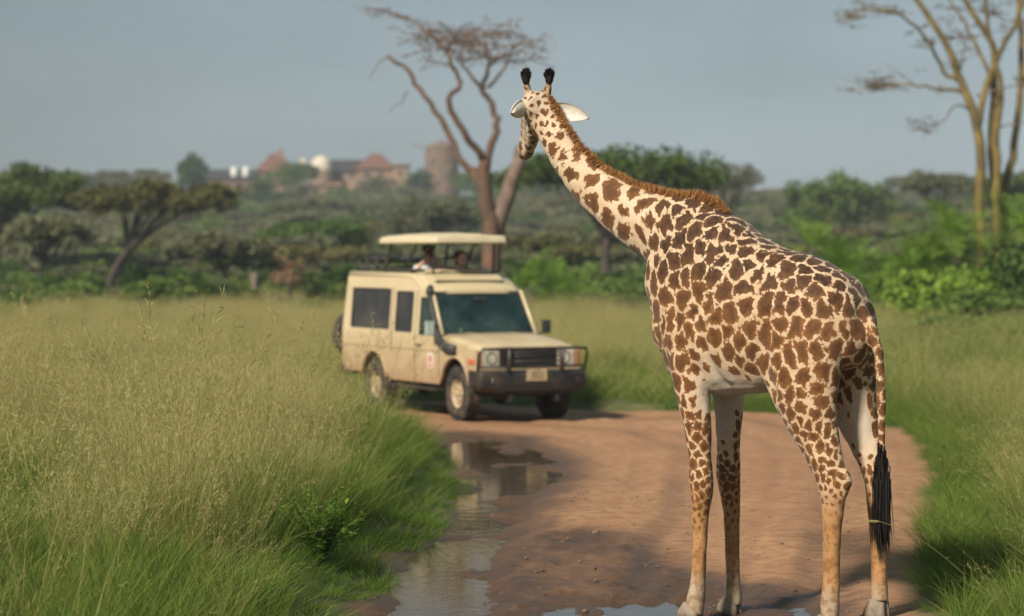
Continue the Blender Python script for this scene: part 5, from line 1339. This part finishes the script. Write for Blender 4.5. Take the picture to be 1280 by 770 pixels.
# small bright herb on the near bank
hb = Vector((herb_c[0], herb_c[1], 0)); hb.z = ground_z(hb.x, hb.y)
herb = empty('leafy_herb', hb); tag(herb, 'small bright green leafy herb at the edge of the tall grass by the puddle', 'plant')
V_ = []; r_ = np.random.default_rng(9); sm_ = MB()
for i in range(60):
    a = r_.uniform(0, 6.283); rr = r_.uniform(.08, .42); tip = np.array([rr * math.cos(a), rr * math.sin(a) * .8, r_.uniform(.22, .58)]); sm_.tube([(0, 0, -.02), tuple(tip * np.array([.4, .4, .6])), tuple(tip)], [.005, .004, .002], 5)
    for j in range(22):
        p = tip * np.array([1, 1, 1]) * r_.uniform(.25, 1.02); d = r_.normal(0, 1, 3); d[2] = abs(d[2]) * .4; d /= np.linalg.norm(d); s_ = np.cross(d, [0, 0, 1]); s_ /= np.linalg.norm(s_); l_ = r_.uniform(.03, .062)
        V_.append(np.array([p, p + d * l_ * .5 + s_ * l_ * .28 + [0, 0, .006], p + d * l_, p + d * l_ * .5 - s_ * l_ * .28 + [0, 0, .006]]))
v = np.concatenate(V_); link('leaves', mesh_np('leaves', v, np.arange(len(v)).reshape(-1, 4)), L_BRT, herb); link('stem', sm_.mesh('stem', True), L_MID, herb)
# one long bent grass stalk at the right edge of the track
m = MB(); pts = [px2w(1205, 718, 16.4), px2w(1185, 700, 16.3), px2w(1155, 677, 16.2), px2w(1125, 660, 16.1), px2w(1100, 652, 16.0), px2w(1078, 650, 16.0)]
gx0 = px2w(1222, 740, 16.45); base_ = Vector((gx0.x, gx0.y, ground_z(gx0.x, gx0.y) - .02)); 
st = empty('grass_stalk', base_); tag(st, 'single long pale grass stalk arching over the track from the right verge', 'grass stalk')
m.tube([Vector((0, 0, 0))] + [p - base_ for p in pts], [.0028, .0028, .0026, .0024, .002, .0017, .001], 5); link('stalk', m.mesh('stalk', True), G_DRY, st)
m = MB()
for i in range(14):
    a = pts[4].lerp(pts[5], i / 13) - base_; m.tube([a, a + Vector((-.012, 0, .004 * (-1) ** i)), a + Vector((-.028, 0, .008 * (-1) ** i))], [.001, .0022, .0006], 4)
link('seed_head', m.mesh('seed_head'), G_SEED, st)

# clods of mud and stones on the track
n = 300; cxp = rng.uniform(-1.2, 3.2, n * 6); cyp = rng.uniform(15, 27, n * 6)
kk = (road_d(cxp, cyp) < -.05) & (rng.uniform(0, 1, n * 6) < np.clip(.9 * np.exp(-((cxp - .6) / 1.3) ** 2) * np.where(cyp < 22.5, 1, .5) + .12, 0, 1))
cxp, cyp = cxp[kk][:n], cyp[kk][:n]; czp = height(cxp, cyp); m = MB()
for a, b, c in zip(cxp, cyp, czp):
    s_ = rng.uniform(.004, .014) * (2.0 if rng.uniform() < .06 else 1); b0 = len(m.v); m.ball((a, b, c + s_ * .25), (s_ * rng.uniform(.8, 1.7), s_ * rng.uniform(.8, 1.5), s_ * rng.uniform(.5, .9)), 7, 5)
    m.v[b0:] = [tuple(np.array(p) + rng.normal(0, s_ * .13, 3)) for p in m.v[b0:]]
tag(link('mud_clods', m.mesh('mud_clods'), M_simple('clod', (.15, .09, .055), .95, .45, 3, bump=.5)), 'dark clods of mud strewn over the wet part of the track', 'mud', kind='stuff')

# --- woodland on the slope: crowns beyond picking apart
WOOD = bpy.data.collections.new('woodland_kinds')
def wproto(i, kind, leaf, seed):
    r = np.random.default_rng(seed); cen = []; rad = []; cnt = []
    for k in range(20):
        a = r.uniform(0, 6.283); q = math.sqrt(r.uniform())
        if kind == 'flat': c = (2.6 * q * math.cos(a), 2.6 * q * math.sin(a), 3.6 + r.uniform(-.35, .35)); rd_ = (.9, .9, .38)
        else:
            u = r.uniform(.1, 1); s_ = math.sqrt(max(.1, 1 - (u - .3) ** 2)); c = (2.1 * q * s_ * math.cos(a), 2.1 * q * s_ * math.sin(a), .4 + 2.9 * u); rd_ = (.85, .85, .62)
        cen.append(c); rad.append(rd_); cnt.append(60)
    v1 = leaf_mesh('w', cen, rad, cnt, .24, seed, .2); v1.materials.append(leaf); v1.materials.append(BARK_D)
    m = MB(); limb(m, [(0, 0, -.4), (.1, 0, 1.4), (.2, .1, 2.4)], .17, .10, 6, .03, seed)
    for k in range(5): limb(m, [(.2, .1, 2.0), ((cen[k][0] * .5), cen[k][1] * .5, 2.8), cen[k]], .09, .03, 5, .03, seed + k)
    bm = bmesh.new(); bm.from_mesh(v1); n0 = len(bm.faces); bm.from_mesh(m.mesh('t')); bm.faces.ensure_lookup_table()
    for f in bm.faces[n0:]: f.material_index = 1
    me = bpy.data.meshes.new('woodland_kind'); bm.to_mesh(me); bm.free(); me.materials.append(leaf); me.materials.append(BARK_D)
    WOOD.objects.link(bpy.data.objects.new('kind_%02d' % i, me))
for i, (k_, l_) in enumerate((('flat', L_ACA), ('flat', L_GRY), ('round', L_MID), ('round', L_GRY), ('round', L_DRK), ('flat', L_OLV))): wproto(i, k_, l_, 200 + i)
SCAT_G, SCAT = SCAT, scatter_group(WOOD)
x, y = pts_in(-150, 150, 150, 620, .085, lambda a, b: (np.abs(a) < b * .2 + 14) & (rng.uniform(0, 1, len(a)) < np.clip(.75 + .5 * fbm(a * .03, b * .02, 0, 95), .2, 1)))
# leave the lodge clear
kk = ~((np.abs(x - xs_at(410, 520)) < 33) & (y > 405)) & ~((y < 135) & (np.abs(x - xs_at(757, 130)) < 2)) & ~((y > 495) & (x < -30) & (x > -75))
x, y = x[kk], y[kk]; n = len(x); s_ = rng.uniform(.65, 1.25, n) * (.70 + .28 * sstep(150, 420, y))
scl = np.stack([s_ * rng.uniform(.9, 1.3, n), s_ * rng.uniform(.9, 1.3, n), s_ * rng.uniform(.7, 1.1, n)], 1)
idx = rng.choice(6, n, p=[.06, .26, .20, .34, .05, .09])
scatter('hillside_woodland', np.stack([x, y, height(x, y) - .1], 1), rng.uniform(0, 6.28, n), np.zeros(n), scl, idx, 'grey green thorn woodland covering the far slope', 'woodland')
# scrub that closes the view between the meadow and the slope
x, y = pts_in(-48, 48, 84, 175, .17, lambda a, b: (np.abs(a) < b * .2 + 8) & (rng.uniform(0, 1, len(a)) < np.clip(.55 + 1.1 * fbm(a * .09, b * .06, 0, 97), .05, 1)) & (fbm(a * .09, b * .06, 0, 97) > -.35))
n = len(x); s_ = rng.uniform(.16, .42, n) * (.55 + .45 * sstep(84, 105, y) + .5 * sstep(110, 160, y))
scl = np.stack([s_ * rng.uniform(1, 1.6, n), s_ * rng.uniform(1, 1.6, n), s_ * rng.uniform(.7, 1.1, n)], 1)
scatter('scrub', np.stack([x, y, height(x, y) - .05], 1), rng.uniform(0, 6.28, n), np.zeros(n), scl, rng.choice([2, 3, 4], n, p=[.55, .25, .20]), 'low mixed green scrub between the meadow and the slope', 'scrub')

# ------------------------------------------------------------------ the lodge on the hill crest
LY = 520.0; PPM = FPX / LY
PINK = M_simple('pink_plaster', (.26, .155, .11), .9, .18, .8, bump=.2); TANW = M_simple('tan_plaster', (.28, .20, .135), .9, .18, .8, bump=.2)
REDR = M_simple('red_roof', (.15, .072, .052), .9, .25, 1.2, bump=.4); DARKR = M_simple('dark_thatch', (.035, .034, .036), .95, .3, 1.2, bump=.4)
STONE = M_simple('tower_stone', (.17, .115, .082), .95, .35, .9, bump=.7); WHITEP = M_simple('white_tank', (.66, .66, .64), .5, .06, 2); DOMEP = M_simple('dome_cream', (.60, .52, .42), .8, .1, 1)
WIN = M_simple('dark_window', (.02, .022, .025), .2, .2, 4); FRAME = M_simple('window_frame', (.30, .25, .20), .8, .1, 4)
def lodge(x0, x1, ytop, yeave, ybase, roof, wallm, roofm, label, wins=(), dep=7.0, chim=None, dy=0.0, drop=5.0):
    "x0..x1 wall span and rows in photo pixels; built square at the hill's distance"
    Yb = LY + dy; xl, xr = xs_at(x0, Yb), xs_at(x1, Yb); ze, zt, zb_ = zs_at(yeave, Yb), zs_at(ytop, Yb), zs_at(ybase, Yb)
    root_ = empty('lodge_building', ((xl + xr) / 2, Yb, zb_ - drop)); tag(root_, label, 'building'); hw = (xr - xl) / 2; H = ze - zb_ + drop; HT = zt - zb_ + drop
    wl = MB().box((-hw, 0, 0), (hw, dep, H)).build('wall', wallm, root_)
    o_ = .5; rf = MB()
    if roof == 'hip': rg = hw * .25; rf.add([(-hw - o_, -o_, H + .02), (hw + o_, -o_, H + .02), (hw + o_, dep + o_, H + .02), (-hw - o_, dep + o_, H + .02), (-rg, dep / 2, HT), (rg, dep / 2, HT)], [(0, 1, 5, 4), (1, 2, 5), (2, 3, 4, 5), (3, 0, 4), (3, 2, 1, 0)])
    elif roof == 'gable': rf.add([(-hw - o_, -o_, H + .02), (hw + o_, -o_, H + .02), (hw + o_, dep + o_, H + .02), (-hw - o_, dep + o_, H + .02), (-hw - o_, dep / 2, HT), (hw + o_, dep / 2, HT)], [(0, 1, 5, 4), (1, 2, 5), (2, 3, 4, 5), (3, 0, 4), (3, 2, 1, 0)])
    else: rf.box((-hw - o_, -o_, H + .01), (hw + o_, dep + o_, HT))
    rfo = rf.build('roof', roofm, root_)
    if chim: cxm_ = xs_at(chim, Yb) - (xl + xr) / 2; MB().box((cxm_ - .5, dep * .4, H), (cxm_ + .5, dep * .4 + .9, HT + .9)).build('chimney', wallm, rfo)
    for (wx, wy, ww, wh) in wins:
        c = xs_at(wx, Yb) - (xl + xr) / 2; zc = zs_at(wy, Yb) - zb_ + drop; ww /= PPM; wh /= PPM
        f = MB(); f.box((c - ww / 2 - .12, -.08, zc - wh / 2 - .12), (c + ww / 2 + .12, .05, zc + wh / 2 + .12)); fo = f.build('window', FRAME, root_); MB().box((c - ww / 2, -.11, zc - wh / 2), (c + ww / 2, -.05, zc + wh / 2)).build('pane', WIN, fo)
    return root_
lodge(258, 318, 211, 224, 238, 'gable', PINK, DARKR, 'long low pink building with dark roof behind the white tanks', ((270, 231, 5, 6), (285, 231, 5, 6), (300, 231, 5, 6)))
lodge(320, 366, 191, 215, 226, 'hip', PINK, REDR, 'red pyramid roofed house with a chimney beside the white tanks', ((335, 220, 5, 6), (350, 220, 5, 6)), chim=349, dy=6)
lodge(414, 452, 199, 215, 228, 'gable', TANW, DARKR, 'dark roofed building between the white dome and the red hipped house', ((425, 221, 4, 5), (440, 221, 4, 5)))
lodge(446, 492, 191, 211, 230, 'hip', PINK, REDR, 'red hipped house next to the tan block', ((458, 218, 5, 6), (476, 218, 5, 6)), dy=-4)
lodge(491, 509, 205, 207, 232, 'flat', TANW, TANW, 'plain tan block with flat top beside the red hipped house', ((500, 216, 4, 6),), dy=-5)
lodge(243, 272, 247, 250, 266, 'flat', PINK, PINK, 'small pink block low on the slope below the white tanks', ((262, 256, 6, 9),), dy=-28)
lodge(274, 320, 244, 248, 262, 'flat', TANW, TANW, 'wide tan terrace building low on the slope below the long pink building', ((285, 254, 6, 7), (303, 254, 6, 7)), dy=-28)
lodge(386, 425, 228, 232, 250, 'flat', PINK, PINK, 'pink building with dark windows below the white dome', ((395, 240, 6, 8), (412, 240, 6, 8)), dy=-22)
lodge(958, 984, 235, 238, 250, 'gable', TANW, REDR, 'small distant house half hidden on the skyline right of the giraffe\'s withers', ((970, 244, 4, 5),))
# stone tower
tx = xs_at(552, LY); tw_ = empty('stone_tower', (tx, LY, zs_at(240, LY) - 2)); tag(tw_, 'tapering brown stone tower standing right of the lodge', 'tower')
Ht = zs_at(186, LY) - tw_.location.z; m = MB(); m.lathe([(0, 3.9), (Ht * .5, 3.6), (Ht * .92, 3.3), (Ht, 3.15)], (0, 0, 0), (0, 0, 1), 18); m.build('wall', STONE, tw_)
m = MB(); m.lathe([(Ht - .02, 3.4), (Ht + .5, 3.0), (Ht + 1.3, 1.4), (Ht + 1.75, .0)], (0, 0, 0), (0, 0, 1), 18); m.build('roof', STONE, tw_)
for a_, zz in ((-.5, Ht * .75), (.4, Ht * .55), (-.2, Ht * .35)):
    c = Vector((math.sin(a_) * 3.35, -math.cos(a_) * 3.45, zz)); fo = MB().box(c - Vector((.45, .3, .6)), c + Vector((.45, .3, .6))).build('window', FRAME, tw_); MB().box(c - Vector((.3, .36, .45)), c + Vector((.3, 0, .45))).build('pane', WIN, fo)
m = MB(); m.tube([(-3.0, -.5, Ht), (-5.2, -.5, Ht + .7), (-6.2, -.5, Ht - .1)], [.12, .10, .06], 6); m.build('timber_beam', BARK_G, tw_)
# water tanks and the dome
for px_ in (293, 307.5):
    Yt = LY - 6; t_ = empty('water_tank', (xs_at(px_, Yt), Yt, zs_at(221, Yt))); tag(t_, 'white upright water tank at the red roofed house\'s side of its pair' if px_ > 300 else 'white upright water tank of the pair, further from the red roofed house', 'water tank', 'white water tanks on the lodge hill')
    m = MB(); h_ = zs_at(209, Yt) - t_.location.z; m.lathe([(0, .0), (0, .68), (.1, .72), (h_ - .35, .72), (h_ - .1, .5), (h_, .2), (h_, 0)], (0, 0, 0), (0, 0, 1), 20); m.build('tank_wall', WHITEP, t_, True); MB().lathe([(h_ - .02, .22), (h_ + .1, .22), (h_ + .1, 0)], (0, 0, 0), (0, 0, 1), 12).build('lid', WHITEP, t_)
    for a_ in range(4):
        MB().box((.5 * math.cos(a_ * 1.571 + .78) - .08, .5 * math.sin(a_ * 1.571 + .78) - .08, -4.5), (.5 * math.cos(a_ * 1.571 + .78) + .08, .5 * math.sin(a_ * 1.571 + .78) + .08, .02)).build('stand_leg', BARK_D, t_)
dm = empty('white_dome', (xs_at(403, LY), LY - 3, zs_at(213, LY) - 2.5)); tag(dm, 'cream white dome rising above the lodge roofs', 'dome')
m = MB(); m.lathe([(0, 2.25), (2.5, 2.25), (3.4, 2.2), (4.3, 1.85), (5.0, 1.2), (5.35, .5), (5.42, 0)], (0, 0, 0), (0, 0, 1), 28); m.build('shell', DOMEP, dm, True); MB().lathe([(0, 2.4), (2.4, 2.4), (2.5, 2.2)], (0, 0, 0), (0, 0, 1), 28).build('base_ring', TANW, dm)
sm2 = empty('small_dome', (xs_at(379, LY), LY, zs_at(210, LY) - 1)); tag(sm2, 'small cream domed vent between the red roof and the large dome', 'dome')
m = MB(); m.lathe([(0, .85), (2.2, .85), (2.7, .6), (2.95, 0)], (0, 0, 0), (0, 0, 1), 16); m.build('shell', DOMEP, sm2, True); MB().lathe([(0, 1.0), (1.0, 1.0), (1.05, .8)], (0, 0, 0), (0, 0, 1), 16).build('base_ring', TANW, sm2)
# bushes among the lodge buildings
for i, (px_, py_, w_, h_, lf) in enumerate(((355, 232, 11, 6.5, L_MID), (378, 222, 8, 4.5, L_DRK), (470, 240, 10, 4.5, L_GRY), (420, 252, 9, 4, L_MID), (330, 250, 11, 5, L_DRK), (235, 262, 10, 5, L_OLV), (525, 238, 7, 5.5, L_DRK), (588, 236, 8, 5.5, L_MID), (300, 268, 11, 4, L_MID), (505, 246, 9, 3.5, L_GRY), (450, 256, 12, 4, L_GRY), (270, 275, 12, 4, L_GRY), (376, 240, 7, 3.2, L_GRY), (612, 246, 10, 3.6, L_MID), (640, 250, 10, 3.6, L_GRY))):
    Yb = LY - 12 - (py_ - 222) * .9
    bush('hill_bush', (xs_at(px_, Yb), Yb, zs_at(py_ + 6, Yb)), w_, w_ * .6, h_, lf, ('green bush in front of the red pyramid roof', 'dark bush below the small dome', 'grey bush below the red hipped house', 'green bush below the pink building with dark windows', 'dark bush below the red pyramid roof and left of the dome', 'olive bush left of the small pink block', 'dark bush between tan block and stone tower', 'green bush right of the stone tower', 'green bush below the wide tan terrace building', 'grey bush between the tan block and the tower foot', 'grey scrub below the red hipped house', 'grey scrub below the small pink block', 'grey bush filling the gap left of the large dome\'s foot', 'green bush on the crest left of the broken dead limb', 'grey bush on the crest behind the broken dead limb')[i], 300 + i, 1500, .26, group='bushes on the lodge hill', stems=False)

# ------------------------------------------------------------------ air
hm = MB().box((-1000, -70, -4), (1000, 2700, 60)).build('haze', None); tag(hm, 'pale humid air over the savanna', 'haze', kind='stuff')
m = mat_new('humid_air'); t = NT(m); pv = t.n('ShaderNodeVolumePrincipled'); pv.inputs['Density'].default_value = HAZE_DENS; pv.inputs['Color'].default_value = (.78, .86, .92, 1); pv.inputs['Anisotropy'].default_value = .2
o = t.n('ShaderNodeOutputMaterial'); t.l(pv.outputs[0], o.inputs['Volume']); hm.data.materials.append(m)
